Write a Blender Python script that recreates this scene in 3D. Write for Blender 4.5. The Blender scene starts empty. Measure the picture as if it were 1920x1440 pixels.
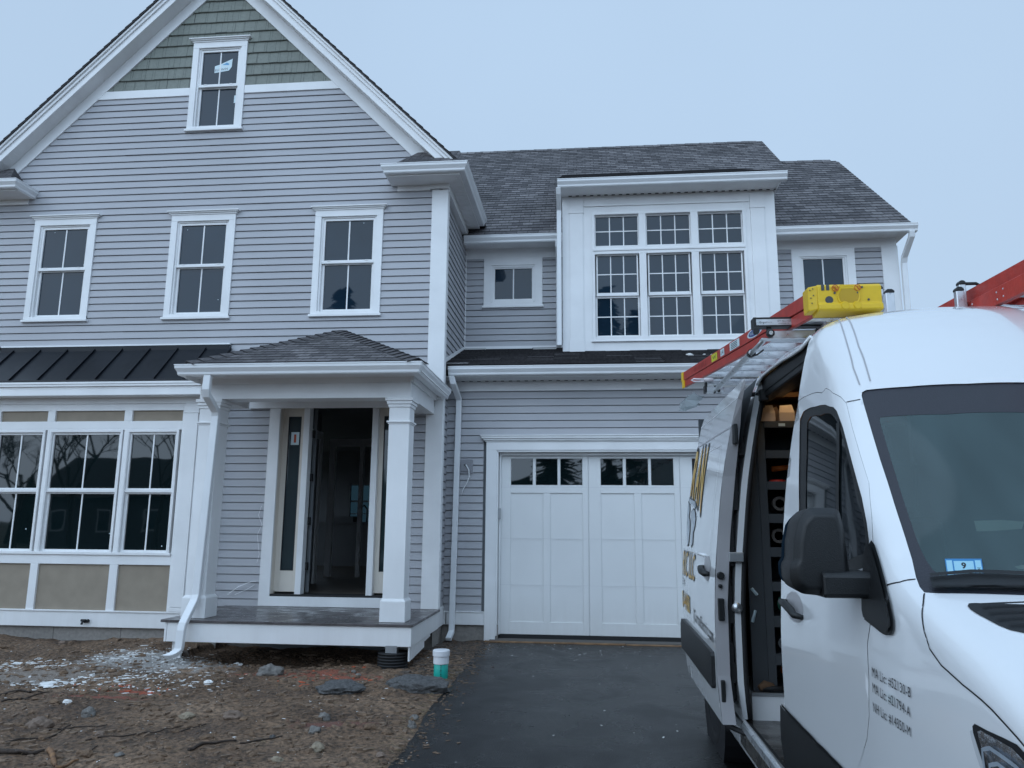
import bpy, bmesh, math, random
from mathutils import Vector, Matrix, noise
from mathutils.geometry import delaunay_2d_cdt
random.seed(7)
PI = math.pi
scn = bpy.context.scene
C = scn.collection

# ---------------------------------------------------------------- camera
def view_rot(yaw, pitch, roll):
    fw = Vector((math.sin(yaw)*math.cos(pitch), math.cos(yaw)*math.cos(pitch), math.sin(pitch)))
    rt = Vector((math.cos(yaw), -math.sin(yaw), 0)); up = rt.cross(fw)
    r2 = rt*math.cos(roll)+up*math.sin(roll); u2 = -rt*math.sin(roll)+up*math.cos(roll)
    return Matrix(((r2.x, u2.x, -fw.x), (r2.y, u2.y, -fw.y), (r2.z, u2.z, -fw.z)))
cam_d = bpy.data.cameras.new('camera')
cam = bpy.data.objects.new('camera', cam_d); C.objects.link(cam)
cam.matrix_world = Matrix.Translation((0, 0, 1.40)) @ view_rot(math.radians(-5.696), math.radians(10.398), math.radians(0.452)).to_4x4()
cam_d.sensor_width = 36; cam_d.lens = 27.0; cam_d.clip_start = 0.05; cam_d.clip_end = 2000
scn.camera = cam

# ---------------------------------------------------------------- sky and sun
SUN_EL, SUN_AZ = math.radians(36), math.radians(226)   # behind the camera, to its left; overcast
world = bpy.data.worlds.new('World'); scn.world = world; world.use_nodes = True
nt = world.node_tree; nt.nodes.clear()
out = nt.nodes.new('ShaderNodeOutputWorld'); bg = nt.nodes.new('ShaderNodeBackground')
sky = nt.nodes.new('ShaderNodeTexSky'); sky.sky_type = 'NISHITA'; sky.sun_disc = False
sky.sun_elevation = SUN_EL; sky.sun_rotation = SUN_AZ; sky.dust_density = 3.0; sky.air_density = 1.0
tc = nt.nodes.new('ShaderNodeTexCoord'); sep = nt.nodes.new('ShaderNodeSeparateXYZ')
nt.links.new(tc.outputs['Generated'], sep.inputs[0])
ramp = nt.nodes.new('ShaderNodeValToRGB')                      # the cloud deck: a little brighter overhead
ramp.color_ramp.elements[0].position = 0.0; ramp.color_ramp.elements[0].color = (4.10, 5.42, 7.10, 1)
ramp.color_ramp.elements[1].position = 1.0; ramp.color_ramp.elements[1].color = (3.4, 4.8, 6.6, 1)
e = ramp.color_ramp.elements.new(0.32); e.color = (4.15, 5.50, 7.15, 1)
e = ramp.color_ramp.elements.new(0.6); e.color = (4.25, 5.7, 7.5, 1)
nt.links.new(sep.outputs['Z'], ramp.inputs[0])
nz = nt.nodes.new('ShaderNodeTexNoise'); nz.inputs['Scale'].default_value = 1.3; nz.inputs['Detail'].default_value = 4
nt.links.new(tc.outputs['Generated'], nz.inputs['Vector'])
mr = nt.nodes.new('ShaderNodeMapRange'); mr.inputs['To Min'].default_value = 0.90; mr.inputs['To Max'].default_value = 1.11
nt.links.new(nz.outputs['Fac'], mr.inputs['Value'])
mul = nt.nodes.new('ShaderNodeVectorMath'); mul.operation = 'SCALE'
nt.links.new(ramp.outputs[0], mul.inputs[0]); nt.links.new(mr.outputs[0], mul.inputs['Scale'])
yb = nt.nodes.new('ShaderNodeMapRange'); yb.inputs['From Min'].default_value = 0.0; yb.inputs['From Max'].default_value = -1.0; yb.inputs['To Min'].default_value = 1.0; yb.inputs['To Max'].default_value = 2.25   # the cloud is thinner, so brighter, in the direction behind the camera
nt.links.new(sep.outputs['Y'], yb.inputs['Value'])
ml2 = nt.nodes.new('ShaderNodeVectorMath'); ml2.operation = 'SCALE'; nt.links.new(mul.outputs[0], ml2.inputs[0]); nt.links.new(yb.outputs[0], ml2.inputs['Scale'])
mx = nt.nodes.new('ShaderNodeMixRGB'); mx.inputs[0].default_value = 0.9
nt.links.new(sky.outputs[0], mx.inputs[1]); nt.links.new(ml2.outputs[0], mx.inputs[2])
nt.links.new(mx.outputs[0], bg.inputs[0]); bg.inputs[1].default_value = 0.12
nt.links.new(bg.outputs[0], out.inputs[0])
sd = bpy.data.lights.new('sun', 'SUN'); sd.energy = 1.3; sd.angle = math.radians(110); sd.color = (0.62, 0.80, 1.0)
sun = bpy.data.objects.new('sun', sd); C.objects.link(sun)
sv = Vector((math.sin(SUN_AZ)*math.cos(SUN_EL), math.cos(SUN_AZ)*math.cos(SUN_EL), math.sin(SUN_EL)))
sun.rotation_euler = sv.to_track_quat('Z', 'Y').to_euler(); sun.location = (0, -10, 20)
vs = scn.view_settings; vs.view_transform = 'Standard'; vs.look = 'None'; vs.exposure = 0.0; vs.gamma = 1.0
scn.render.resolution_x = 1024; scn.render.resolution_y = 768

# ---------------------------------------------------------------- helpers
class MB:
    def __init__(s): s.v = []; s.f = []; s.uv = {}
    def add(s, vs_, fs, uvs=None):
        o = len(s.v); s.v += [tuple(p) for p in vs_]
        for i, f in enumerate(fs):
            s.f.append(tuple(o+k for k in f))
            if uvs: s.uv[len(s.f)-1] = uvs[i]
        return s
    def box(s, x0, x1, y0, y1, z0, z1):
        return s.add([(x0,y0,z0),(x1,y0,z0),(x1,y1,z0),(x0,y1,z0),(x0,y0,z1),(x1,y0,z1),(x1,y1,z1),(x0,y1,z1)],
                     [(0,3,2,1),(4,5,6,7),(0,1,5,4),(1,2,6,5),(2,3,7,6),(3,0,4,7)])
    def quad(s, a, b, c, d, uv=None): return s.add([a,b,c,d], [(0,1,2,3)], [uv] if uv else None)
    def prism(s, poly, fa, fb):
        """poly: list of 2D; fa, fb map 2D->3D for both ends"""
        n = len(poly)
        return s.add([fa(p) for p in poly]+[fb(p) for p in poly],
                     [tuple(range(n))[::-1], tuple(range(n, 2*n))]+[(i,(i+1)%n,n+(i+1)%n,n+i) for i in range(n)])
    def prX(s, poly, x0, x1): return s.prism(poly, lambda p:(x0,p[0],p[1]), lambda p:(x1,p[0],p[1]))   # poly in (y,z)
    def prY(s, poly, y0, y1): return s.prism(poly, lambda p:(p[0],y0,p[1]), lambda p:(p[0],y1,p[1]))   # poly in (x,z)
    def prZ(s, poly, z0, z1): return s.prism(poly, lambda p:(p[0],p[1],z0), lambda p:(p[0],p[1],z1))
    def tube(s, path, r, n=8, cap=True):
        P = [Vector(p) for p in path]; R = r if isinstance(r, (list, tuple)) else [r]*len(P)
        rings = []; up = None
        for i, p in enumerate(P):
            t = (P[min(i+1,len(P)-1)]-P[max(i-1,0)]).normalized()
            if up is None: up = Vector((0,0,1)) if abs(t.z) < .9 else Vector((1,0,0))
            a = t.cross(up).normalized(); b = a.cross(t).normalized(); up = b
            rings.append([p+(a*math.cos(2*PI*k/n)+b*math.sin(2*PI*k/n))*R[i] for k in range(n)])
        fs = []
        for i in range(len(P)-1):
            for k in range(n): fs.append((i*n+k, i*n+(k+1)%n, (i+1)*n+(k+1)%n, (i+1)*n+k))
        if cap: fs += [tuple(range(n))[::-1], tuple((len(P)-1)*n+k for k in range(n))]
        return s.add([q for g in rings for q in g], fs)
    def rect(s, path, w, d, side=Vector((1,0,0))):
        """rectangular pipe along a path; w measured along side"""
        P = [Vector(p) for p in path]; vv = []
        for i, p in enumerate(P):
            t = (P[min(i+1,len(P)-1)]-P[max(i-1,0)]).normalized()
            b = t.cross(side).normalized(); a = side
            if 0 < i < len(P)-1:
                t0 = (P[i]-P[i-1]).normalized(); k = 1/max(.5, t.dot(t0))
            else: k = 1
            vv += [p+a*(w/2)*u+b*(d/2)*v*k for u, v in ((-1,-1),(1,-1),(1,1),(-1,1))]
        fs = [(0,1,2,3)[::-1], tuple(4*(len(P)-1)+k for k in range(4))]
        for i in range(len(P)-1):
            for k in range(4): fs.append((4*i+k, 4*i+(k+1)%4, 4*i+4+(k+1)%4, 4*i+4+k))
        return s.add(vv, fs)
    def lathe(s, prof, c, n=20, axis='Z'):
        vv = []; fs = []
        for r, z in prof:
            for k in range(n):
                a = 2*PI*k/n; u, v = r*math.cos(a), r*math.sin(a)
                vv.append({'Z':(c[0]+u,c[1]+v,c[2]+z), 'X':(c[0]+z,c[1]+u,c[2]+v), 'Y':(c[0]+u,c[1]+z,c[2]+v)}[axis])
        m = len(prof)
        for i in range(m-1):
            for k in range(n): fs.append((i*n+k, i*n+(k+1)%n, (i+1)*n+(k+1)%n, (i+1)*n+k))
        fs += [tuple(range(n))[::-1], tuple((m-1)*n+k for k in range(n))]
        return s.add(vv, fs)
    def build(s, name, mat, parent=None, smooth=False, bevel=0, fix=True, mats=None):
        me = bpy.data.meshes.new(name); me.from_pydata(s.v, [], s.f)
        if s.uv:
            ul = me.uv_layers.new(name='uv')
            for i, p in enumerate(me.polygons):
                u = s.uv.get(i)
                for k, li in enumerate(p.loop_indices):
                    if u: ul.data[li].uv = u[k]
                    else: c_ = me.vertices[p.vertices[k]].co; ul.data[li].uv = (.10+.01*(c_.x % 1), .05+.005*(c_.y % 1))
        if fix:
            bm = bmesh.new(); bm.from_mesh(me); bmesh.ops.recalc_face_normals(bm, faces=bm.faces); bm.to_mesh(me); bm.free()
        me.materials.append(mat)
        o = bpy.data.objects.new(name, me); C.objects.link(o)
        if parent:
            o.parent = parent
            if parent.type == 'EMPTY' or True:
                o.matrix_parent_inverse = Matrix.Identity(4)
                w = Vector((0,0,0)); q = parent
                while q: w += q.location; q = q.parent
                o.location = -w
        if smooth:
            for p in me.polygons: p.use_smooth = True
        if bevel:
            m = o.modifiers.new('edge', 'BEVEL'); m.width = bevel; m.segments = 1; m.limit_method = 'ANGLE'; m.angle_limit = math.radians(40)
        return o
def tag(o, label=None, cat=None, group=None, kind=None):
    if label: o['label'] = label
    if cat: o['category'] = cat
    if group: o['group'] = group
    if kind: o['kind'] = kind
    return o
def thing(name, label, cat, loc, group=None):
    o = bpy.data.objects.new(name, None); C.objects.link(o); o.location = loc; o.empty_display_size = .2
    return tag(o, label, cat, group)

# ---------------------------------------------------------------- materials
def mat(name, col, rough=.6, metal=0, var=.06, vscale=3, bump=0, bscale=60, coat=0, spec=.5, col2=None, emis=None, detail=3, rvar=0):
    m = bpy.data.materials.new(name); m.use_nodes = True; t = m.node_tree; p = t.nodes['Principled BSDF']
    p.inputs['Roughness'].default_value = rough; p.inputs['Metallic'].default_value = metal
    p.inputs['Specular IOR Level'].default_value = spec; p.inputs['Coat Weight'].default_value = coat
    if coat: p.inputs['Coat Roughness'].default_value = .05
    g = t.nodes.new('ShaderNodeNewGeometry')
    n = t.nodes.new('ShaderNodeTexNoise'); n.inputs['Scale'].default_value = vscale; n.inputs['Detail'].default_value = detail
    t.links.new(g.outputs['Position'], n.inputs['Vector'])
    r = t.nodes.new('ShaderNodeMixRGB'); c = Vector(col)
    a = tuple(c*(1-var)) if col2 is None else col; b = tuple(c*(1+var)) if col2 is None else col2
    r.inputs[1].default_value = (*a, 1); r.inputs[2].default_value = (*b, 1)
    mr_ = t.nodes.new('ShaderNodeMapRange'); mr_.inputs[1].default_value = .3; mr_.inputs[2].default_value = .7
    t.links.new(n.outputs['Fac'], mr_.inputs[0]); t.links.new(mr_.outputs[0], r.inputs[0]); t.links.new(r.outputs[0], p.inputs['Base Color'])
    if rvar:
        m3 = t.nodes.new('ShaderNodeMapRange'); m3.inputs[3].default_value = rough-rvar; m3.inputs[4].default_value = rough+rvar
        m3.inputs[1].default_value = .35; m3.inputs[2].default_value = .65
        t.links.new(n.outputs['Fac'], m3.inputs[0]); t.links.new(m3.outputs[0], p.inputs['Roughness'])
    if bump:
        n2 = t.nodes.new('ShaderNodeTexNoise'); n2.inputs['Scale'].default_value = bscale; n2.inputs['Detail'].default_value = 5
        t.links.new(g.outputs['Position'], n2.inputs['Vector'])
        b_ = t.nodes.new('ShaderNodeBump'); b_.inputs['Strength'].default_value = bump; b_.inputs['Distance'].default_value = .01
        t.links.new(n2.outputs['Fac'], b_.inputs['Height']); t.links.new(b_.outputs[0], p.inputs['Normal'])
    if emis:
        p.inputs['Emission Color'].default_value = (*emis[0], 1); p.inputs['Emission Strength'].default_value = emis[1]
    return m
def uvmat(name, c1, c2, mortar, bw, rh, ms, rough, off=.5, bump=.4, sp=1, rvar=0, spec=.4):
    """brick / shingle pattern laid out in the surface's own uv in metres, plus large stains"""
    m = bpy.data.materials.new(name); m.use_nodes = True; t = m.node_tree; p = t.nodes['Principled BSDF']
    p.inputs['Roughness'].default_value = rough; p.inputs['Specular IOR Level'].default_value = spec
    u = t.nodes.new('ShaderNodeUVMap'); b = t.nodes.new('ShaderNodeTexBrick')
    b.inputs['Scale'].default_value = 1; b.inputs['Brick Width'].default_value = bw; b.inputs['Row Height'].default_value = rh
    b.inputs['Mortar Size'].default_value = ms; b.inputs['Mortar Smooth'].default_value = .1; b.offset = off; b.squash = 1
    b.offset_frequency = 2
    b.inputs['Color1'].default_value = (*c1,1); b.inputs['Color2'].default_value = (*c2,1); b.inputs['Mortar'].default_value = (*mortar,1)
    t.links.new(u.outputs[0], b.inputs['Vector'])
    n = t.nodes.new('ShaderNodeTexNoise'); n.inputs['Scale'].default_value = 1.1; n.inputs['Detail'].default_value = 6
    t.links.new(u.outputs[0], n.inputs['Vector'])
    n3 = t.nodes.new('ShaderNodeTexNoise'); n3.inputs['Scale'].default_value = 24; n3.inputs['Detail'].default_value = 3
    t.links.new(u.outputs[0], n3.inputs['Vector'])
    ad = t.nodes.new('ShaderNodeMath'); ad.operation = 'ADD'; t.links.new(n.outputs['Fac'], ad.inputs[0]); t.links.new(n3.outputs['Fac'], ad.inputs[1])
    mr_ = t.nodes.new('ShaderNodeMapRange'); mr_.inputs[1].default_value = .7; mr_.inputs[2].default_value = 1.3; mr_.inputs[3].default_value = 1-.25*sp; mr_.inputs[4].default_value = 1+.3*sp
    t.links.new(ad.outputs[0], mr_.inputs[0])
    s_ = t.nodes.new('ShaderNodeVectorMath'); s_.operation = 'SCALE'; t.links.new(b.outputs['Color'], s_.inputs[0]); t.links.new(mr_.outputs[0], s_.inputs['Scale'])
    t.links.new(s_.outputs[0], p.inputs['Base Color'])
    if rvar:
        m3 = t.nodes.new('ShaderNodeMapRange'); m3.inputs[3].default_value = rough-rvar; m3.inputs[4].default_value = rough+rvar
        m3.inputs[1].default_value = .35; m3.inputs[2].default_value = .65
        t.links.new(n.outputs['Fac'], m3.inputs[0]); t.links.new(m3.outputs[0], p.inputs['Roughness'])
    iv = t.nodes.new('ShaderNodeMath'); iv.operation = 'SUBTRACT'; t.links.new(n3.outputs['Fac'], iv.inputs[0]); t.links.new(b.outputs['Fac'], iv.inputs[1])
    bp = t.nodes.new('ShaderNodeBump'); bp.inputs['Strength'].default_value = bump; bp.inputs['Distance'].default_value = .006
    t.links.new(iv.outputs[0], bp.inputs['Height']); t.links.new(bp.outputs[0], p.inputs['Normal'])
    return m
def glassmat(name, base=(.012,.02,.026), rough=.02, ior=1.62, wav=.02):
    m = mat(name, base, rough, var=.2, vscale=.8, spec=.5); p = m.node_tree.nodes['Principled BSDF']; p.inputs['IOR'].default_value = ior
    t = m.node_tree; g = t.nodes.new('ShaderNodeNewGeometry'); n = t.nodes.new('ShaderNodeTexNoise'); n.inputs['Scale'].default_value = 1.7
    t.links.new(g.outputs['Position'], n.inputs['Vector']); b = t.nodes.new('ShaderNodeBump'); b.inputs['Strength'].default_value = wav; b.inputs['Distance'].default_value = .1
    t.links.new(n.outputs['Fac'], b.inputs['Height']); t.links.new(b.outputs[0], p.inputs['Normal'])
    return m
def seeglass(name, tint, see, haze, rough=.03):
    """glass one can see through a little: part clear, part dark reflecting, part misted"""
    m = bpy.data.materials.new(name); m.use_nodes = True; t = m.node_tree; p = t.nodes['Principled BSDF']; o = t.nodes['Material Output']
    p.inputs['Base Color'].default_value = (*haze,1); p.inputs['Roughness'].default_value = rough; p.inputs['IOR'].default_value = 1.6
    g = t.nodes.new('ShaderNodeNewGeometry'); n = t.nodes.new('ShaderNodeTexNoise'); n.inputs['Scale'].default_value = 9; n.inputs['Detail'].default_value = 6
    mp = t.nodes.new('ShaderNodeMapping'); mp.inputs['Scale'].default_value = (1,.25,.25); t.links.new(g.outputs['Position'], mp.inputs[0]); t.links.new(mp.outputs[0], n.inputs['Vector'])
    r = t.nodes.new('ShaderNodeMixRGB'); r.inputs[1].default_value = (*[h*.6 for h in haze],1); r.inputs[2].default_value = (*[h*1.5 for h in haze],1)
    t.links.new(n.outputs['Fac'], r.inputs[0]); t.links.new(r.outputs[0], p.inputs['Base Color'])
    tr = t.nodes.new('ShaderNodeBsdfTransparent'); tr.inputs[0].default_value = (*tint,1)
    mxs = t.nodes.new('ShaderNodeMixShader'); mxs.inputs[0].default_value = see
    t.links.new(p.outputs[0], mxs.inputs[1]); t.links.new(tr.outputs[0], mxs.inputs[2]); t.links.new(mxs.outputs[0], o.inputs[0])
    return m
M = dict(
 white=mat('white_trim', (.80,.80,.80), .45, var=.05, vscale=2.3, bump=.05, bscale=40),
 gutter=mat('white_gutter', (.78,.79,.80), .28, var=.03),
 siding=mat('vinyl_siding', (.40,.40,.42), .5, var=.05, vscale=.9, bump=.15, bscale=120),
 shake=uvmat('green_shake', (.20,.215,.19), (.222,.236,.208), (.11,.12,.11), .17, .178, .003, .75, .43, sp=.4),
 roof=uvmat('roof_shingle', (.062,.058,.062), (.155,.145,.148), (.03,.028,.03), .17, .14, .005, .8, .37, bump=.9, sp=1.9),
 metal_roof=mat('dark_metal_roof', (.007,.009,.013), .42, var=.2, vscale=2, rvar=.08, spec=.28),
 panel=mat('beige_panel', (.29,.243,.188), .85, var=.08, vscale=6, bump=.2, bscale=200),
 concrete=uvmat('concrete', (.23,.21,.19), (.28,.26,.24), (.12,.11,.10), .9, 3, .006, .9, .5, sp=.8),
 deck=mat('deck_boards', (.085,.075,.075), .3, var=.35, vscale=5, bump=.1, bscale=30, rvar=.14),
 gdoor=mat('garage_door_paint', (.74,.745,.74), .5, var=.02, vscale=2, bump=.08, bscale=150),
 glass=glassmat('window_glass', (.010,.024,.040), .02, 1.44, .010),
 glass_low=glassmat('low_window_glass', (.004,.009,.010), .02, 1.62, .012), side_glass=glassmat('sidelight_glass', (.028,.042,.046), .03, 1.5, .02),
 cream=mat('primed_cream', (.70,.64,.56), .6, var=.03),
 black=mat('black_plastic', (.007,.008,.009), .48, var=.2, bump=.15, bscale=300),
 rubber=mat('rubber', (.010,.010,.011), .7),
 inner=mat('interior_wall', (.17,.18,.19), .8),
 wood=mat('raw_wood', (.26,.15,.075), .75, var=.35, vscale=8, col2=(.13,.07,.035), bump=.3),
 alu=mat('aluminium', (.62,.64,.66), .34, metal=.85, var=.08, vscale=20, rvar=.08),
 steel=mat('galvanised', (.35,.36,.37), .45, metal=.7, var=.15),
 red=mat('red_fibreglass', (.42,.035,.022), .42, var=.14, vscale=14, bump=.08),
 yellow=mat('yellow_plastic', (.72,.47,.012), .45, var=.05, vscale=9, bump=.1),
 paint=mat('van_white_paint', (.78,.79,.80), .22, var=.012, vscale=2, coat=1.0, bump=.012, bscale=400),
 jamb=mat('door_edge_paint', (.38,.37,.38), .4, var=.05),
 dark=mat('dark_gap', (.006,.006,.008), .6),
 gold=mat('gold_lettering', (.52,.27,.03), .4, var=.3, vscale=6, col2=(.75,.52,.16)),
 ink=mat('black_lettering', (.012,.012,.014), .45),
 silver=mat('silver_lettering', (.42,.46,.50), .35, var=.3, vscale=15),
 shelf=mat('grey_shelf', (.055,.06,.065), .5),
)

def grime(m, z0, z1, col, amt):
    """road film: strongest low on the body, in streaks of its own"""
    t = m.node_tree; p = t.nodes['Principled BSDF']; src = p.inputs['Base Color'].links[0].from_socket; L = t.links.new; N = t.nodes.new
    g = N('ShaderNodeNewGeometry'); sp = N('ShaderNodeSeparateXYZ'); L(g.outputs['Position'], sp.inputs[0])
    r = N('ShaderNodeMapRange'); r.inputs[1].default_value = z1; r.inputs[2].default_value = z0; L(sp.outputs[2], r.inputs[0])
    mp = N('ShaderNodeMapping'); mp.inputs['Scale'].default_value = (7, 7, .9); L(g.outputs['Position'], mp.inputs[0])
    n = N('ShaderNodeTexNoise'); n.inputs['Scale'].default_value = 2.2; n.inputs['Detail'].default_value = 9; n.inputs['Roughness'].default_value = .65; L(mp.outputs[0], n.inputs['Vector'])
    k = N('ShaderNodeMath'); k.operation = 'MULTIPLY'; L(r.outputs[0], k.inputs[0]); L(n.outputs['Fac'], k.inputs[1])
    k2 = N('ShaderNodeMath'); k2.operation = 'MULTIPLY'; k2.use_clamp = True; L(k.outputs[0], k2.inputs[0]); k2.inputs[1].default_value = amt
    x = N('ShaderNodeMixRGB'); L(k2.outputs[0], x.inputs[0]); L(src, x.inputs[1]); x.inputs[2].default_value = (*col, 1); L(x.outputs[0], p.inputs['Base Color'])
    q = N('ShaderNodeMapRange'); q.inputs[3].default_value = p.inputs['Coat Weight'].default_value; q.inputs[4].default_value = .1; L(k2.outputs[0], q.inputs[0]); L(q.outputs[0], p.inputs['Coat Weight'])
grime(M['paint'], .0, 1.3, (.42,.40,.38), .20)
grime(M['white'], .0, .7, (.46,.41,.36), .40)
grime(M['siding'], .1, .9, (.24,.21,.18), .35)
grime(M['gdoor'], -.1, .5, (.40,.36,.31), .45)
# ================================================================ ground
def gz(y):
    t = max(0, min(1, (y-2)/8)); return -.17+.075*t
def build_grid(name, xs, ys, fz, mt, kind='structure', fx=None):
    vv = []; ff = []
    for j, y in enumerate(ys):
        for i, x in enumerate(xs):
            X = fx(x, y) if fx else x
            vv.append((X, y, fz(X, y)))
    nx = len(xs)
    for j in range(len(ys)-1):
        for i in range(nx-1): ff.append((j*nx+i, j*nx+i+1, (j+1)*nx+i+1, (j+1)*nx+i))
    m = MB(); m.add(vv, ff); o = m.build(name, mt, smooth=True, fix=False); tag(o, kind=kind); return o
def rng(a, b, n): return [a+(b-a)*i/n for i in range(n+1)]
def dirtmat():
    m = bpy.data.materials.new('wet_soil'); m.use_nodes = True; t = m.node_tree; p = t.nodes['Principled BSDF']
    L = t.links.new; N = t.nodes.new
    g = N('ShaderNodeNewGeometry')
    def noi(sc, det=6, dist=0):
        n = N('ShaderNodeTexNoise'); n.inputs['Scale'].default_value = sc; n.inputs['Detail'].default_value = det; n.inputs['Distortion'].default_value = dist
        L(g.outputs['Position'], n.inputs['Vector']); return n
    def ramp(src, stops):
        r = N('ShaderNodeValToRGB'); el = r.color_ramp.elements
        el[0].position, el[0].color = stops[0][0], (*stops[0][1], 1); el[1].position, el[1].color = stops[-1][0], (*stops[-1][1], 1)
        for q, c in stops[1:-1]: e_ = el.new(q); e_.color = (*c, 1)
        L(src, r.inputs[0]); return r
    a = ramp(noi(1.3, 8).outputs['Fac'], [(.3,(.085,.050,.030)),(.5,(.165,.103,.062)),(.7,(.26,.172,.110))])
    b = ramp(noi(28, 6).outputs['Fac'], [(.35,(.35,.35,.35)),(.6,(1.15,1.12,1.1))])
    mu = N('ShaderNodeMixRGB'); mu.blend_type = 'MULTIPLY'; mu.inputs[0].default_value = 1; L(a.outputs[0], mu.inputs[1]); L(b.outputs[0], mu.inputs[2])
    # spilled whitish plaster dust near the bay corner and streaks of orange chalk
    sp = N('ShaderNodeSeparateXYZ'); L(g.outputs['Position'], sp.inputs[0])
    def blob(cx, cy, rx, ry, src, lo, hi):
        dx = N('ShaderNodeMath'); dx.operation = 'SUBTRACT'; L(sp.outputs[0], dx.inputs[0]); dx.inputs[1].default_value = cx
        dy = N('ShaderNodeMath'); dy.operation = 'SUBTRACT'; L(sp.outputs[1], dy.inputs[0]); dy.inputs[1].default_value = cy
        d2 = N('ShaderNodeMath'); d2.operation = 'DIVIDE'; L(dx.outputs[0], d2.inputs[0]); d2.inputs[1].default_value = rx
        d3 = N('ShaderNodeMath'); d3.operation = 'DIVIDE'; L(dy.outputs[0], d3.inputs[0]); d3.inputs[1].default_value = ry
        cb = N('ShaderNodeCombineXYZ'); L(d2.outputs[0], cb.inputs[0]); L(d3.outputs[0], cb.inputs[1])
        ln = N('ShaderNodeVectorMath'); ln.operation = 'LENGTH'; L(cb.outputs[0], ln.inputs[0])
        su = N('ShaderNodeMath'); su.operation = 'SUBTRACT'; L(src.outputs['Fac'], su.inputs[0]); L(ln.outputs['Value'], su.inputs[1])
        m_ = N('ShaderNodeMapRange'); m_.inputs[1].default_value = lo; m_.inputs[2].default_value = hi; L(su.outputs[0], m_.inputs[0]); return m_
    n1 = noi(9, 9, .3); n2 = noi(14, 9, .5)
    cur = mu.outputs[0]
    for args, colr in (((-4.7,8.30,1.5,.8,n1,-.18,.16),(.30,.28,.26)), ((-5.6,7.5,1.8,.8,n1,-.05,.2),(.22,.18,.15)), ((-3.0,8.0,1.7,.40,n2,.06,.24),(.22,.07,.04)),
                       ((-4.1,7.0,.6,.22,n2,.06,.26),(.26,.065,.035)), ((-4.3,6.7,.9,.18,n2,.02,.2),(.20,.065,.04)), ((-2.3,7.75,.8,.3,n2,.05,.25),(.24,.07,.04)), ((-1.9,6.1,.9,.25,n2,.02,.25),(.15,.065,.045))):
        k = blob(*args); mm = N('ShaderNodeMixRGB'); L(k.outputs[0], mm.inputs[0]); L(cur, mm.inputs[1]); mm.inputs[2].default_value = (*colr, 1); cur = mm.outputs[0]
    L(cur, p.inputs['Base Color'])
    rr = N('ShaderNodeMapRange'); rr.inputs[3].default_value = .55; rr.inputs[4].default_value = .95; L(noi(2.2).outputs['Fac'], rr.inputs[0]); L(rr.outputs[0], p.inputs['Roughness'])
    bp = N('ShaderNodeBump'); bp.inputs['Strength'].default_value = 1; bp.inputs['Distance'].default_value = .035; L(noi(26, 10).outputs['Fac'], bp.inputs['Height']); L(bp.outputs[0], p.inputs['Normal'])
    return m
def asphaltmat():
    m = bpy.data.materials.new('fresh_asphalt'); m.use_nodes = True; t = m.node_tree; p = t.nodes['Principled BSDF']; L = t.links.new; N = t.nodes.new; p.inputs['Specular IOR Level'].default_value = .36
    g = N('ShaderNodeNewGeometry')
    def noi(sc, det=6, dist=0, scl=None):
        n = N('ShaderNodeTexNoise'); n.inputs['Scale'].default_value = sc; n.inputs['Detail'].default_value = det; n.inputs['Distortion'].default_value = dist
        if scl:
            mp = N('ShaderNodeMapping'); mp.inputs['Scale'].default_value = scl; L(g.outputs['Position'], mp.inputs[0]); L(mp.outputs[0], n.inputs['Vector'])
        else: L(g.outputs['Position'], n.inputs['Vector'])
        return n
    def ramp(src, stops):
        r = N('ShaderNodeValToRGB'); el = r.color_ramp.elements
        el[0].position, el[0].color = stops[0][0], (*stops[0][1], 1); el[1].position, el[1].color = stops[-1][0], (*stops[-1][1], 1)
        for q, c in stops[1:-1]: e_ = el.new(q); e_.color = (*c, 1)
        L(src, r.inputs[0]); return r
    a = ramp(noi(.9, 7, .4).outputs['Fac'], [(.35,(.004,.0043,.0048)),(.55,(.007,.0074,.008)),(.72,(.013,.0135,.014))])
    d = ramp(noi(3.2, 9, .3, (1,.6,1)).outputs['Fac'], [(.58,(0,0,0)),(.85,(.5,.5,.5))])     # dusty smears
    v = N('ShaderNodeTexVoronoi'); v.inputs['Scale'].default_value = 150; L(g.outputs['Position'], v.inputs['Vector'])
    sp_ = ramp(v.outputs['Distance'], [(.0,(1.8,1.8,1.8)),(.3,(.75,.75,.75))])
    mu = N('ShaderNodeMixRGB'); mu.blend_type = 'MULTIPLY'; mu.inputs[0].default_value = 1; L(a.outputs[0], mu.inputs[1]); L(sp_.outputs[0], mu.inputs[2])
    mm = N('ShaderNodeMixRGB'); L(d.outputs[0], mm.inputs[0]); L(mu.outputs[0], mm.inputs[1]); mm.inputs[2].default_value = (.05,.05,.052,1)
    L(mm.outputs[0], p.inputs['Base Color'])
    rr = N('ShaderNodeMapRange'); rr.inputs[1].default_value = .35; rr.inputs[2].default_value = .65; rr.inputs[3].default_value = .20; rr.inputs[4].default_value = .36
    L(noi(1.7, 5, .5).outputs['Fac'], rr.inputs[0]); L(rr.outputs[0], p.inputs['Roughness'])
    bp = N('ShaderNodeBump'); bp.inputs['Strength'].default_value = .5; bp.inputs['Distance'].default_value = .008; L(v.outputs['Distance'], bp.inputs['Height']); L(bp.outputs[0], p.inputs['Normal'])
    return m
M['dirt'] = dirtmat(); M['asphalt'] = asphaltmat()
M['grass'] = mat('far_ground', (.06,.065,.035), .9, var=.3, vscale=.6)
m = MB(); S_ = 900; m.quad((-S_,-S_,-.42),(S_,-S_,-.42),(S_,S_,-.42),(-S_,S_,-.42)); tag(m.build('ground', M['grass'], fix=False), kind='structure')
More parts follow.
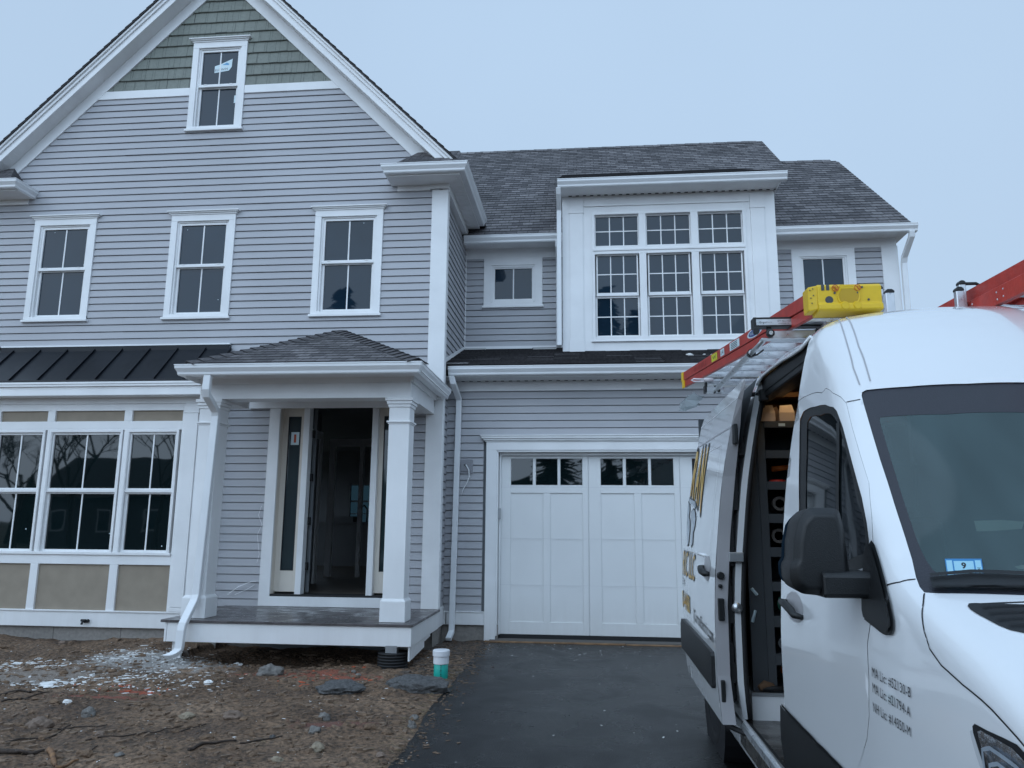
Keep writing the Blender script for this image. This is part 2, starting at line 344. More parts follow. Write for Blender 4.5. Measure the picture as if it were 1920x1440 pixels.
def edge_x(y): return -1.30-.012*(y-5)+.05*noise.noise(Vector((y*.8, 3, 0)))+.018*noise.noise(Vector((y*6, 1, 0)))
def bumps(x, y, a=1):
    v = Vector((x, y, 0))
    return a*(.05*noise.noise(v*.7)+.032*noise.noise(v*2.1)+.018*noise.noise(v*6)+.012*noise.noise(v*15)+.010*max(0,noise.noise(v*9+Vector((9,4,0)))))
def dirt_z(x, y):
    e = edge_x(y); k = max(0, min(1, (e+.02-x)/.35))
    z = gz(y)+bumps(x, y)*k+.012*k
    if x < -1.9 and y > 8.3 and x > -4.6: z -= .06*min(1, (y-8.3)/.4)     # hollow under the porch
    if x < -5 and y > 8.6: z += .05*min(1, (y-8.6)/.8)
    z += .05*math.exp(-((x+4.7)**2+(y-8.1)**2)/.5)
    if x > e+.03: z = gz(y)-.03
    return z
xs = rng(-14, -8, 40)[:-1]+rng(-8, -1.12, 190); ys = rng(1.5, 4.2, 30)[:-1]+rng(4.2, 10.5, 190)
build_grid('soil', xs, ys, dirt_z, M['dirt'])
build_grid('road_edge_soil', rng(-40,-13.98,20), rng(-2,22,20), lambda x,y: gz(y)+.01*noise.noise(Vector((x,y,0))), M['dirt'])
build_grid('front_yard_soil', rng(-14,-1.32,30), rng(-6,1.52,20), lambda x,y: gz(2)+.02*noise.noise(Vector((x,y,0))), M['dirt'])
def dz_(x, y): return gz(y)+.004+.006*noise.noise(Vector((x*.7,y*.5,5)))
build_grid('driveway', rng(0, 1, 60), rng(-14, 10.30, 300), dz_, M['asphalt'], fx=lambda u, y: edge_x(y)+(4.9-edge_x(y))*u)
m = MB(); m.box(-60, 60, -24, -14, -.3, -.17); tag(m.build('street', M['asphalt']), kind='structure')
m = MB(); m.box(4.88, 30, -14, 25, -.3, -.13); tag(m.build('side_yard', M['dirt']), kind='structure')
# wood chips and gravel strip along the garage wall, and broken plaster crumbs: nobody could count them
M['chip'] = mat('wood_chips', (.055,.042,.034), .9, var=.5, vscale=30, col2=(.13,.10,.08))
M['crumb'] = mat('plaster_crumbs', (.72,.71,.69), .8, var=.1, vscale=30)
M['orange'] = mat('orange_crumbs', (.50,.10,.04), .8, var=.2)
M['pebble'] = mat('pebbles', (.26,.175,.115), .85, var=.4, vscale=25, col2=(.08,.055,.04))
def flakes(name, mt, n, place, smin, smax, flat=.3):
    m = MB()
    for i in range(n):
        x, y = place(); z = (dirt_z(x, y) if x < edge_x(y)+.03 else dz_(x, y))
        s = smin+(smax-smin)*random.random()**3; a = random.random()*PI; c, sn = math.cos(a), math.sin(a); h = s*flat
        l = s*(1+random.random()*1.6); w = s*(.5+.5*random.random()); tl = random.uniform(-.25,.25)*s
        pt = [(-l,-w),(l*.7,-w*.8),(l,w*.7),(-l*.6,w)]
        b = [(x+c*p-sn*q, y+sn*p+c*q, z-h*.3+tl*(p/l)) for p, q in pt]; t_ = [(u, v, w_+h) for u, v, w_ in b]
        m.add(b+t_, [(3,2,1,0),(4,5,6,7),(0,1,5,4),(1,2,6,5),(2,3,7,6),(3,0,4,7)])
    return m.build(name, mt, fix=False)
def pl(cx, cy, rx, ry):
    def f():
        while True:
            x, y = random.gauss(cx, rx), random.gauss(cy, ry)
            if x < edge_x(y)-.01 and y < 9.5: return x, y
    return f
def uni(x0, x1, y0, y1):
    def f():
        while True:
            x, y = random.uniform(x0, x1), random.uniform(y0, y1)
            if x < edge_x(y): return x, y
    return f
o = flakes('wood_chips', M['chip'], 1900, lambda: (random.uniform(-1.95,-1.32), random.uniform(7.6,10.4)), .006, .028); tag(o, 'dark brown wood chips beside the porch and garage wall', 'wood chips', kind='stuff')
fl = [pl(-4.7,8.35,.38,.28), pl(-4.45,7.75,.40,.28), pl(-4.9,8.6,.45,.2), pl(-4.2,7.3,.35,.2), pl(-5.1,7.2,.2,.15), pl(-6.0,8.1,.35,.1)]
o = flakes('plaster_crumbs', M['crumb'], 1900, lambda: random.choice(fl)(), .002, .018, .4); tag(o, 'white plaster crumbs heaped on the soil below the porch downspout', 'crumbs', kind='stuff')
o = flakes('scattered_flakes', M['crumb'], 600, uni(-8,-1.3,3.6,9.4), .002, .010, .35); tag(o, 'small white flakes scattered thinly over the brown soil', 'flakes', kind='stuff')
o = flakes('orange_crumbs', M['orange'], 160, lambda: random.choice([pl(-4.2,7.0,.25,.12), pl(-2.9,7.9,.5,.2), pl(-2.5,7.6,.25,.15)])(), .004, .022, .3); tag(o, 'orange crumbs strewn in a streak across the soil', 'crumbs', kind='stuff')
o = flakes('gravel', M['pebble'], 6000, uni(-8,-1.3,3.4,9.4), .003, .026, .75); tag(o, 'small brown and grey pebbles all over the soil', 'gravel', kind='stuff')
def clods(name, mt, n, place, smin, smax):
    m = MB(); bm = bmesh.new(); bmesh.ops.create_icosphere(bm, subdivisions=2, radius=1); base = [v.co.copy() for v in bm.verts]; fc = [tuple(v.index for v in f.verts) for f in bm.faces]; bm.free()
    for i in range(n):
        x, y = place(); s = smin+(smax-smin)*random.random()**2.5; z = dirt_z(x, y)+s*.12; sx, sy, sz = s*random.uniform(.8,1.5), s*random.uniform(.7,1.2), s*random.uniform(.4,.75); o_ = Vector((i*1.7, i*.3, 0))
        m.add([(x+v.x*sx*(1+.5*noise.noise(v*1.6+o_)), y+v.y*sy*(1+.5*noise.noise(v*1.6+o_)), z+v.z*sz*(1+.6*noise.noise(v*2.2+o_))) for v in base], fc)
    return m.build(name, mt, fix=False)
M['clodsoil'] = mat('soil_clod', (.20,.128,.080), .95, var=.35, vscale=18, col2=(.10,.064,.042), bump=1, bscale=80)
o = clods('soil_clods', M['clodsoil'], 1500, uni(-8,-1.32,3.6,9.3), .006, .042); tag(o, 'brown soil clods all over the yard', 'clods', kind='stuff')
o = clods('pea_stones', M['pebble'], 500, uni(-8,-1.32,3.6,9.3), .005, .020); tag(o, 'small rounded stones mixed into the soil', 'small stones', kind='stuff')
M['straw'] = mat('straw', (.30,.23,.13), .9, var=.4, vscale=30, col2=(.09,.06,.04))
m = MB()
for i in range(420):
    y = random.uniform(3.6, 8.5); x = edge_x(y)-abs(random.gauss(0,.10)) if random.random() < .45 else random.uniform(-8,-1.4)
    if x > edge_x(y): continue
    a = random.random()*PI; l = random.uniform(.02,.085); z = dirt_z(x, y)+.004
    x2, y2 = x+l*math.cos(a), y+l*math.sin(a); m.tube([(x,y,z),((x+x2)/2,(y+y2)/2,z+.008),(x2,y2,max(z, dirt_z(x2,y2) if x2<edge_x(y2) else z)+.002)], .0016, 4)
tag(m.build('straw', M['straw'], fix=False), 'dry straw and twig bits along the asphalt edge and over the soil', 'straw', kind='stuff')
def drv():
    y = random.choice([random.uniform(2.5,10.2), 10.2-abs(random.gauss(0,.5))]); return random.uniform(edge_x(y)+.05, 1.6), min(10.25, max(2.5, y))
o = flakes('driveway_specks', M['crumb'], 170, drv, .0015, .008, .4); tag(o, 'tiny white specks scattered over the black driveway', 'specks', kind='stuff')
o = flakes('driveway_dirt', M['pebble'], 900, lambda: (lambda y: (edge_x(y)+abs(random.gauss(0,.10)), y))(random.uniform(3.2,10.2)), .002, .012, .5); tag(o, 'brown dirt crumbs spilled over the left edge of the driveway', 'dirt crumbs', kind='stuff')
# stones one can point at
def rock_mesh(m, c, r, sq, seed, rough=.25, sub=3):
    bm = bmesh.new(); bmesh.ops.create_icosphere(bm, subdivisions=sub, radius=1)
    vv = []
    for v in bm.verts:
        n_ = v.co.normalized(); k = 1+rough*noise.noise(n_*1.3+Vector((seed,0,0)))+rough*.45*noise.noise(n_*3.5+Vector((0,seed,0)))+rough*.25*noise.noise(n_*9+Vector((0,seed,3)))
        vv.append((c[0]+n_.x*k*r*sq[0], c[1]+n_.y*k*r*sq[1], c[2]+n_.z*k*r*sq[2]))
    m.add(vv, [tuple(v.index for v in f.verts) for f in bm.faces]); bm.free()
M['stone_grey'] = mat('stone_grey', (.15,.138,.125), .7, var=.3, vscale=20, bump=.5, bscale=90)
M['stone_brown'] = mat('stone_brown', (.17,.12,.09), .75, var=.25, vscale=20, bump=.4, bscale=90)
M['stone_tan'] = mat('stone_tan', (.26,.21,.15), .8, var=.25, vscale=20, bump=.4, bscale=90)
M['clod'] = mat('asphalt_clod', (.085,.083,.082), .85, var=.35, vscale=40, bump=1, bscale=70)
M['white_lump'] = mat('white_lump', (.75,.74,.72), .8)
STONES = [  # x, y, half length, (sx,sy,sz), material, label, sunk
 (-3.24,7.91,.128,(1,.7,.55),'stone_grey','large blue grey stone lying in front of the porch skirt'),
 (-4.19,5.86,.085,(1,.8,.62),'stone_brown','round brown stone at the left edge of the soil, largest of the brown stones'),
 (-4.01,6.18,.056,(1,.8,.8),'stone_grey','dark grey stone just behind the round brown stone'),
 (-3.18,6.18,.052,(1,.8,.6),'stone_tan','small tan stone in the middle of the yard, behind the twigs'),
 (-2.79,6.15,.076,(1,.6,.5),'stone_brown','flat brown slab shaped stone in the middle of the yard'),
 (-2.10,6.29,.047,(1,.8,.8),'stone_grey','angular blue grey stone below the left asphalt clod'),
 (-2.03,5.87,.046,(1,.8,.75),'stone_grey','rounded grey green stone near the driveway'),
 (-1.87,5.46,.050,(1,.9,.75),'stone_tan','round pale tan stone near the bottom edge by the driveway'),
 (-3.52,5.58,.030,(1,.8,.8),'stone_brown','small reddish stone among the twigs at bottom left'),
 (-3.11,5.17,.032,(1,.8,.6),'stone_grey','small flat grey stone at the bottom edge of the yard'),
 (-2.03,5.17,.040,(1,.7,.5),'stone_tan','flat tan stone half buried at the bottom edge near the driveway'),
 (-1.40,6.40,.038,(1,.9,.7),'stone_grey','upper of two dark stones against the asphalt edge'),
 (-1.36,6.14,.038,(.8,1,1),'stone_grey','lower taller of two dark stones against the asphalt edge'),
 (-2.41,8.06,.028,(1,.8,.7),'stone_grey','small grey pebble stone left of the corrugated pier'),
 (-2.31,7.90,.030,(1,.8,.6),'stone_grey','small bluish stone in front of the corrugated pier'),
 (-1.40,5.40,.038,(1,.8,.5),'stone_brown','brown stone half buried at the driveway edge, nearest the camera'),
 (-6.38,9.17,.042,(1,.8,.9),'stone_brown','dark brown lump below the bay window foundation'),
 (-2.30,5.75,.022,(1,.8,.7),'clod','tiny black stone beside the twig near the driveway'),
]
for i, (x, y, r, sq, mt, lab) in enumerate(STONES):
    m = MB(); rock_mesh(m, (x, y, dirt_z(x, y)+r*sq[2]*.28), r, sq, i*3.1+1, .42, 4); tag(m.build('stone', M[mt], smooth=True, fix=False), lab, 'stone', 'loose stones on the soil')
for i, (x, y, r, sq, lab) in enumerate([(-2.25,7.16,.215,(1,.75,.30),'rough lump of broken asphalt lying left of the bigger one'), (-1.60,7.40,.26,(1.15,.70,.36),'bigger rough lump of broken asphalt at the driveway edge by the green pipe')]):
    m = MB(); rock_mesh(m, (x, y, dirt_z(x, y)+r*sq[2]*.20), r, sq, i*7+43, .30, 5); tag(m.build('asphalt_lump', M['clod'], smooth=True, fix=False), lab, 'asphalt lump', 'lumps of broken asphalt')
for i, (x, y, r, sq, lab) in enumerate([(-3.68,7.5,.04,(1,.8,.6),'round white plaster lump right of the crumb heap'), (-4.37,6.42,.036,(1,.7,.5),'small white lump beside the dark grey stone'), (-3.87,8.55,.05,(1,.7,.5),'white plaster piece just under the porch skirt'),
     (-5.05,7.16,.10,(1,.9,.12),'torn white sheet lying flat at the left of the yard'), (-4.98,7.02,.07,(1,.7,.15),'smaller torn white sheet beside the larger one'), (-6.15,8.14,.07,(1,.6,.2),'white scrap far left below the bay window')]):
    m = MB(); rock_mesh(m, (x, y, dirt_z(x, y)+r*sq[2]*.5), r, sq, i*5+80, .55); tag(m.build('plaster_piece', M['white_lump'], fix=False), lab, 'plaster piece', 'white plaster pieces on the soil')
M['bark'] = mat('bark', (.045,.03,.022), .85, var=.4, vscale=40, bump=.6, bscale=120)
M['split_wood'] = mat('split_wood', (.30,.16,.07), .75, var=.4, vscale=30, col2=(.10,.05,.03), bump=.4)
STICKS = [([(-4.06,5.34),(-3.99,5.5),(-3.88,5.61),(-4.01,5.96)],.009,'bark','dark forked branch lying at the far left of the yard'),
 ([(-4.01,5.71),(-3.88,5.82),(-3.62,5.82)],.008,'bark','dark straight twig just right of the forked branch'),
 ([(-3.58,5.51),(-3.36,5.62),(-3.18,5.78),(-3.12,5.99)],.006,'bark','long thin twig running up across the middle of the yard'),
 ([(-3.04,5.83),(-2.94,6.01)],.006,'bark','short dark twig at the end of the long thin one'),
 ([(-3.99,5.06),(-3.91,5.11),(-3.79,5.09),(-3.7,5.12),(-3.65,5.18)],.021,'bark','thick dark branch at the bottom left corner'),
 ([(-3.66,5.24),(-3.47,5.03),(-3.40,4.95)],.022,'split_wood','split orange brown wood piece at the bottom left'),
 ([(-3.37,4.91),(-3.33,5.07)],.012,'split_wood','small splinter of wood at the bottom edge'),
 ([(-5.14,6.63),(-5.05,6.75),(-4.91,6.77),(-4.83,6.88)],.011,'bark','upper of two dark branches at the left edge'),
 ([(-4.9,6.34),(-4.86,6.47),(-4.85,6.64),(-4.82,6.85)],.010,'bark','lower of two dark branches at the left edge'),
 ([(-2.45,5.54),(-2.33,5.66),(-2.23,5.76)],.008,'bark','reddish dark twig right of the middle of the yard'),
 ([(-3.36,5.22),(-3.39,5.36)],.006,'bark','tiny upright looking twig near the bottom left'),
 ([(-2.71,5.32),(-2.67,5.47),(-2.49,5.57)],.013,'bark','knotty root piece near the bottom middle')]
for pts, r, mt, lab in STICKS:
    path = []
    for a, b in zip(pts, pts[1:]):
        for k in range(4): t = k/4; x = a[0]+(b[0]-a[0])*t; y = a[1]+(b[1]-a[1])*t; path.append((x, y, dirt_z(x, y)+r*.7+.004*noise.noise(Vector((x*20,y*20,1)))))
    x, y = pts[-1]; path.append((x, y, dirt_z(x, y)+r*.8))
    n_ = len(path); m = MB(); m.tube(path, [r*(1-.6*i/n_) for i in range(n_)], 6)
    if len(pts) > 3: p = path[n_//2]; m.tube([p, (p[0]+.07, p[1]-.05, p[2]+.02), (p[0]+.13, p[1]-.06, p[2]+.015)], [r*.6, r*.4, r*.2], 5)
    tag(m.build('fallen_branch', M[mt], smooth=True, fix=False), lab, 'branch', 'twigs and branches lying on the soil')
# cleanout pipe
M['teal'] = mat('green_pvc', (.01,.36,.29), .4, var=.05); M['pvc'] = mat('white_pvc', (.72,.72,.74), .35, var=.04)
px, py = -1.48, 7.93; pz = dirt_z(px, py)
t = thing('cleanout_pipe', 'green and white sewer cleanout pipe with a white screw cap standing beside the driveway', 'pipe', (px, py, pz))
m = MB(); m.lathe([(.071,-.05),(.071,.17)], (px,py,pz), 28); m.build('pipe', M['teal'], t, smooth=True, bevel=.002)
m = MB(); m.lathe([(.076,.145),(.078,.15),(.078,.215),(.080,.217)], (px,py,pz), 28); m.build('collar', M['pvc'], t, smooth=False)
m = MB(); m.lathe([(.083,.218),(.085,.222),(.085,.268),(.080,.276),(.02,.280)], (px,py,pz), 28); m.build('cap', M['pvc'], t)
m = MB()
for k in range(9): a = -1.45+.03*math.sin(k*2.3); z = pz+.02+k*.014; m.box(px+.071*math.cos(a)-.001, px+.071*math.cos(a)+.004+.004*(k%3), py+.0715*math.sin(a)-.0012, py+.0715*math.sin(a), z, z+.007)
m.build('printing', M['ink'], t)
# ================================================================ house
XM = -5.33; W = 9.80; G = 10.42; U = 11.75; XR = -1.95; LAP = .1016
H = thing('house', 'large two storey house with grey clapboard, white trim, front gable, porch and white garage door', 'house', (-2.0, 9.8, -.1))
def laps(mb, z0, z1, spans, fmap, lap=LAP):
    """real clapboards: every course leans out at its lower edge; spans(z) gives the [a,b] stretches"""
    n = int(round((z1-z0)/lap))
    for k in range(n):
        a_ = z0+k*lap; b_ = min(z1, a_+lap)
        pcs = []
        for s0, s1 in spans((a_+b_)/2):      # long courses are made of two or three lengths that lap a little
            if s1-s0 > 1.9:
                h_ = math.sin((k//2)*78.233+s0*3.1)*43758.5453; h_ -= math.floor(h_); jx = s0+(s1-s0)*(.18+.64*h_); pcs += [(s0, jx, 0), (jx-.012, s1, -.0028)]
            else: pcs.append((s0, s1, 0))
        for s0, s1, jo in pcs:
            if s1-s0 < .02: continue
            j = .0006*math.sin(k*12.9+s0*7)+jo
            q_ = b_-.009
            p = [fmap(s0,a_,-.020+j), fmap(s1,a_,-.020+j), fmap(s1,q_,-.008+jo), fmap(s0,q_,-.008+jo), fmap(s0,a_,.012), fmap(s1,a_,.012), fmap(s0,a_+.004,-.0215+j), fmap(s1,a_+.004,-.0215+j), fmap(s0,q_,.012), fmap(s1,q_,.012), fmap(s1,b_,.012), fmap(s0,b_,.012)]
            mb.add(p, [(6,7,2,3),(0,1,7,6),(4,5,1,0),(3,2,9,8),(8,9,10,11)])
def cut(spans, holes):
    def f(z):
        S_ = spans(z)
        for hx0, hx1, hz0, hz1 in holes:
            if hz0 < z < hz1:
                N_ = []
                for a, b in S_:
                    if hx1 <= a or hx0 >= b: N_.append((a, b)); continue
                    if a < hx0: N_.append((a, hx0))
                    if b > hx1: N_.append((hx1, b))
                S_ = N_
        return S_
    return f
FX = lambda Y: (lambda a, z, o: (a, Y+o, z))          # wall facing the street
# --- gable front wall
def gspan(z):
    a, b = -8.78+.05, XR-.05
    if z > 5.9: hw = 9.47-z; a, b = max(a, XM-hw), min(b, XM+hw)
    return [(a, b)] if b > a else []
wins = [(-7.445, .945), (-5.37, .945), (-3.258, .965)]
holes = [(cx-w/2+.03, cx+w/2-.03, 4.2, 5.66) for cx, w in wins]+[(-5.75+.03, -4.92-.03, 7.0, 8.36), (-4.16, -2.36, .34, 3.02), (-9, -4.9, 0, 3.75)]
m = MB(); laps(m, .345, .345+LAP*71, cut(gspan, holes), FX(W)); m.build('gable_wall_siding', M['siding'], H, fix=False)
m = MB()     # shakes above the belt, in courses
SC = .178
for k in range(11):
    a_ = 7.65+k*SC; b_ = a_+SC; hw = 9.47-a_
    if hw < .05: break
    for s0, s1 in cut(lambda z: [(XM-hw, XM+hw)], [(-5.72, -4.95, 7, 8.36)])(a_+.05):
        x = s0
        while x < s1:      # single shakes with slightly uneven butts
            w = min(s1-x, random.choice([.12,.15,.18,.2])); j = random.uniform(0,.004); dz = random.uniform(-.002,.004)
            m.add([(x+.002,W-.022-j,a_+dz),(x+w-.002,W-.022-j,a_+dz),(x+w-.002,W-.004,b_),(x+.002,W-.004,b_),(x+.002,W+.005,a_+dz),(x+w-.002,W+.005,a_+dz)],
                  [(0,1,2,3),(4,5,1,0)], [[(x*1.0,a_),(x+w,a_),(x+w,b_),(x,b_)],[(x,a_)]*4]); x += w
m.build('gable_shakes', M['shake'], H, fix=False)
# wall cores (sheathing) behind the siding, with real openings for the front door and hallway
m = MB()
def core(x0, x1, y0, y1, z0, z1): m.box(x0, x1, y0, y1, z0, z1)
core(-8.76,-4.16,W+.09,W+.14,-.3,3.3); core(-2.36,XR-.02,W+.09,W+.14,-.3,3.3); core(-4.16,-2.36,W+.09,W+.14,3.02,3.3); core(-4.16,-2.36,W+.006,W+.14,-.3,.47)
m.prY([(-8.76,3.3),(XR-.02,3.3),(XR-.02,5.95),(XM,9.36),(-8.76,5.95)], W+.09, W+.14)
core(-8.78,-8.64,W+.14,18,-.3,.9); core(-8.78,-8.64,W+.14,18,2.7,5.95); core(-8.78,-8.64,W+.14,12.5,.9,2.7); core(-8.78,-8.64,17,18,.9,2.7); core(XR-.10,XR-.014,W+.14,18,-.3,5.95)  # unseen gap in the far side wall added to let daylight indoors
m.build('gable_block_wall', M['inner'], H)
# return walls of the gable block (right side)
FS = lambda a, z, o: (XR-o, a, z)
m = MB(); laps(m, .345, .345+LAP*30, lambda z: [(W+.01, G-.01)], FS); laps(m, 3.55, 3.55+LAP*24, lambda z: [(max(W+.01, 9.9 if z<3.6 else 0), U-.01)] if z < 5.9 else [], FS)
m.build('side_wall_siding', M['siding'], H, fix=False)
# trim of the gable front
def corner(m, x0, x1, y, z0, z1, ret=.14):
    m.box(x0, x1, y-.032, y-.001, z0, z1); m.box(x1-.032, x1, y-.001, y+ret, z0, z1)
m = MB(); corner(m, -2.10, XR+.075, W, .36, 5.93, .10); m.build('corner_board', M['white'], H, bevel=.003)
m = MB(); m.box(-8.86,-8.64,W-.032,W-.001,.1,5.93); m.build('corner_board', M['white'], H, bevel=.003)
m = MB(); m.prY([(-7.21,7.54),(-5.752,7.54),(-5.752,7.665),(-7.085,7.665)], W-.030, W-.001); m.build('belt_board', M['white'], H, bevel=.003)
m = MB(); m.prY([(-4.918,7.54),(-3.45,7.54),(-3.575,7.665),(-4.918,7.665)], W-.030, W-.001); m.build('belt_board', M['white'], H, bevel=.003)
def rake(sx, c0, c1, y0, y1, xe, ms):
    """board parallel to the 45 degree rake; c = height of the line above the one through (XM, XM+c)"""
    t = lambda x: XM+sx*(x)
    ms.prism([(0,c0),(0,c1),(xe,c1-xe),(xe,c0-xe)] if True else None, lambda p:(XM+sx*p[0], y0, p[1]), lambda p:(XM+sx*p[0], y1, p[1]))
AP = 9.38            # underside of frieze at the ridge line
for sx in (1, -1):
    m = MB(); rake(sx, AP, AP+.225, W-.034, W-.002, 3.22, m); m.build('rake_frieze', M['white'], H, bevel=.003)
    m = MB(); rake(sx, AP+.215, AP+.375, W-.24, W-.205, 3.60, m); rake(sx, AP+.335, AP+.395, W-.262, W-.24, 3.61, m); rake(sx, AP+.395, AP+.435, W-.285, W-.20, 3.62, m); m.build('rake_board', M['white'], H, bevel=.003)
    m = MB()
    rake(sx, AP+.225, AP+.235, W-.205, W+.1, 3.55, m)
    for k in range(52): q = .07*k; rake_x = q; m.prism([(q,AP+.2215-q),(q+.008,AP+.2215-q-.008),(q+.008,AP+.2255-q-.008),(q,AP+.2255-q)], lambda p:(XM+sx*p[0], W-.205, p[1]), lambda p:(XM+sx*p[0], W-.036, p[1]))
    m.build('rake_soffit', M['white'], H)
def shingles(mb, O, Ud, Vd, Nd, spans, vmax, course=.14, th=.012, jit=.0):
    O, Ud, Vd, Nd = map(Vector, (O, Ud, Vd, Nd)); k = 0
    while k*course < vmax:
        a = k*course; b = min(vmax, a+course)
        for s0, s1 in spans(a, b):
            if len(s0) == 0: continue
            (l0, l1), (r0, r1) = s0, s1; a0_ = a; th_ = th; a = a+random.uniform(-jit, jit); th = th+random.uniform(-jit, jit)*.8
            P = [O+Ud*l0+Vd*a+Nd*th, O+Ud*r0+Vd*a+Nd*th, O+Ud*r1+Vd*b+Nd*.001, O+Ud*l1+Vd*b+Nd*.001, O+Ud*l0+Vd*a, O+Ud*r0+Vd*a]
            mb.add(P, [(0,1,2,3),(4,5,1,0)], [[(l0,a0_+.001),(r0,a0_+.001),(r1,b-.001),(l1,b-.001)], [(l0,a0_+.001),(r0,a0_+.001),(r0,a0_+.002),(l0,a0_+.002)]]); a = a0_; th = th_
        k += 1
r2 = math.sqrt(.5)
for sx in (1, -1):      # front gable roof slopes, 45 degrees, overhanging the wall
    m = MB(); xe = 3.72; L_ = xe/r2
    O = (XM+sx*xe, 0, AP+.47-xe); Vd = (-sx*r2, 0, r2); Nd = (sx*r2, 0, r2)
    shingles(m, O, (0,1,0), Vd, Nd, lambda a, b: [((W-.30,W-.30),(15.7,15.7))], L_)
    m.prism([(0,AP+.436),(0,AP+.468),(xe,AP+.468-xe),(xe,AP+.436-xe)], lambda p:(XM+sx*p[0], W-.298, p[1]), lambda p:(XM+sx*p[0], 15.6, p[1]))
    m.build('gable_roof', M['roof'], H, fix=False)
# --- eave returns with their gutters
def gprof(o, z):   # K-style gutter section: o outward, z from bottom
    return [(0,0),(.075,0),(.085,.012),(.088,.035),(.112,.070),(.118,.078),(.120,.108),(.126,.110),(.126,.120),(.112,.120),(.108,.112),(0,.112)]
def gutter_front(m, x0, x1, yb, zt): m.prX([(yb-o, zt-.12+z) for o, z in gprof(0,0)], x0, x1)
def gutter_side(m, y0, y1, xb, zt, sx=1): m.prY([(xb+sx*o, zt-.12+z) for o, z in gprof(0,0)], y0, y1)
def gutter_corner(m, x, y, zt):   # fills the outside corner (front runs to x, side starts at y)
    P = gprof(0,0); m.prism(P, lambda p:(x, y-p[0], zt-.12+p[1]), lambda p:(x+p[0], y-p[0], zt-.12+p[1])); m.prism(P, lambda p:(x+p[0], y, zt-.12+p[1]), lambda p:(x+p[0], y-p[0], zt-.12+p[1]))
for sx in (1, -1):
    X_ = lambda d_: XM+sx*d_      # d_ distance from the gable centre line
    m = MB(); z1 = 6.135; yb = 9.46
    xa, xb = sorted((X_(2.72), X_(3.66))); gutter_front(m, xa, xb, yb, z1)
    P = gprof(0,0); X0 = X_(3.66)
    m.prism(P, lambda p:(X0, yb-p[0], z1-.12+p[1]), lambda p:(X0+sx*p[0], yb-p[0], z1-.12+p[1])); m.prism(P, lambda p:(X0+sx*p[0], yb, z1-.12+p[1]), lambda p:(X0+sx*p[0], yb-p[0], z1-.12+p[1]))
    gutter_side(m, yb, 11.32, X0, z1, sx)
    X1 = X_(2.72); m.prism(P, lambda p:(X1, yb-p[0], z1-.12+p[1]), lambda p:(X1-sx*p[0]*.9, yb-p[0], z1-.12+p[1])); m.prism(P, lambda p:(X1-sx*p[0]*.9, W, z1-.12+p[1]), lambda p:(X1-sx*p[0]*.9, yb-p[0], z1-.12+p[1]))
    m.build('return_gutter', M['gutter'], H)
    m = MB(); m.box(*sorted((X_(2.66), X_(3.64))), yb, W-.033, 6.005, 6.03); m.box(*sorted((X_(3.38), X_(3.655))), W-.033, 11.40, 6.005, 6.03)
    m.box(*sorted((X_(2.70), X_(3.655))), yb-.012, yb, 5.995, 6.05); m.box(*sorted((X_(3.645), X_(3.66))), yb, 11.38, 5.995, 6.05)
    for k in range(17): y_ = W+.06+.09*k; m.box(*sorted((X_(3.40), X_(3.63))), y_, y_+.008, 6.0015, 6.005)
    m.build('return_soffit', M['white'], H)
    m = MB(); m.box(*sorted((X_(2.74), X_(3.20))), W-.036, W-.002, 5.93, 6.065); m.box(*sorted((X_(3.20), X_(3.47))), W-.055, W-.002, 5.945, 6.03)
    m.box(*sorted((X_(3.37), X_(3.47))), W-.002, 11.70, 5.90, 6.005); m.build('return_frieze', M['white'], H, bevel=.003)
    m = MB()      # little roof on the return
    za = 6.145; O = [(X_(2.76), yb-.06, za), (X_(3.76), yb-.06, za), (X_(3.76), W, za), (X_(2.76), W, za)]; T1 = (X_(3.02), W-.03, 6.50); T2 = (X_(3.60), W-.03, 6.50)
    m.add([O[0],O[1],T2,T1], [(0,1,2,3)], [[(0,0),(1,0),(.8,.42),(.2,.42)]]); m.add([O[0],T1,O[3]], [(0,1,2)], [[(0,0),(.4,.3),(.4,0)]]); m.add([O[1],O[2],T2],[(0,1,2)],[[(0,0),(.4,0),(.3,.4)]])
    m.box(*sorted((X_(2.76), X_(3.76))), yb-.06, W-.034, za-.02, za-.002); m.box(*sorted((X_(3.08), X_(3.42))), W-.05, W-.01, za, 6.45)
    m.build('return_roof', M['roof'], H, fix=False)
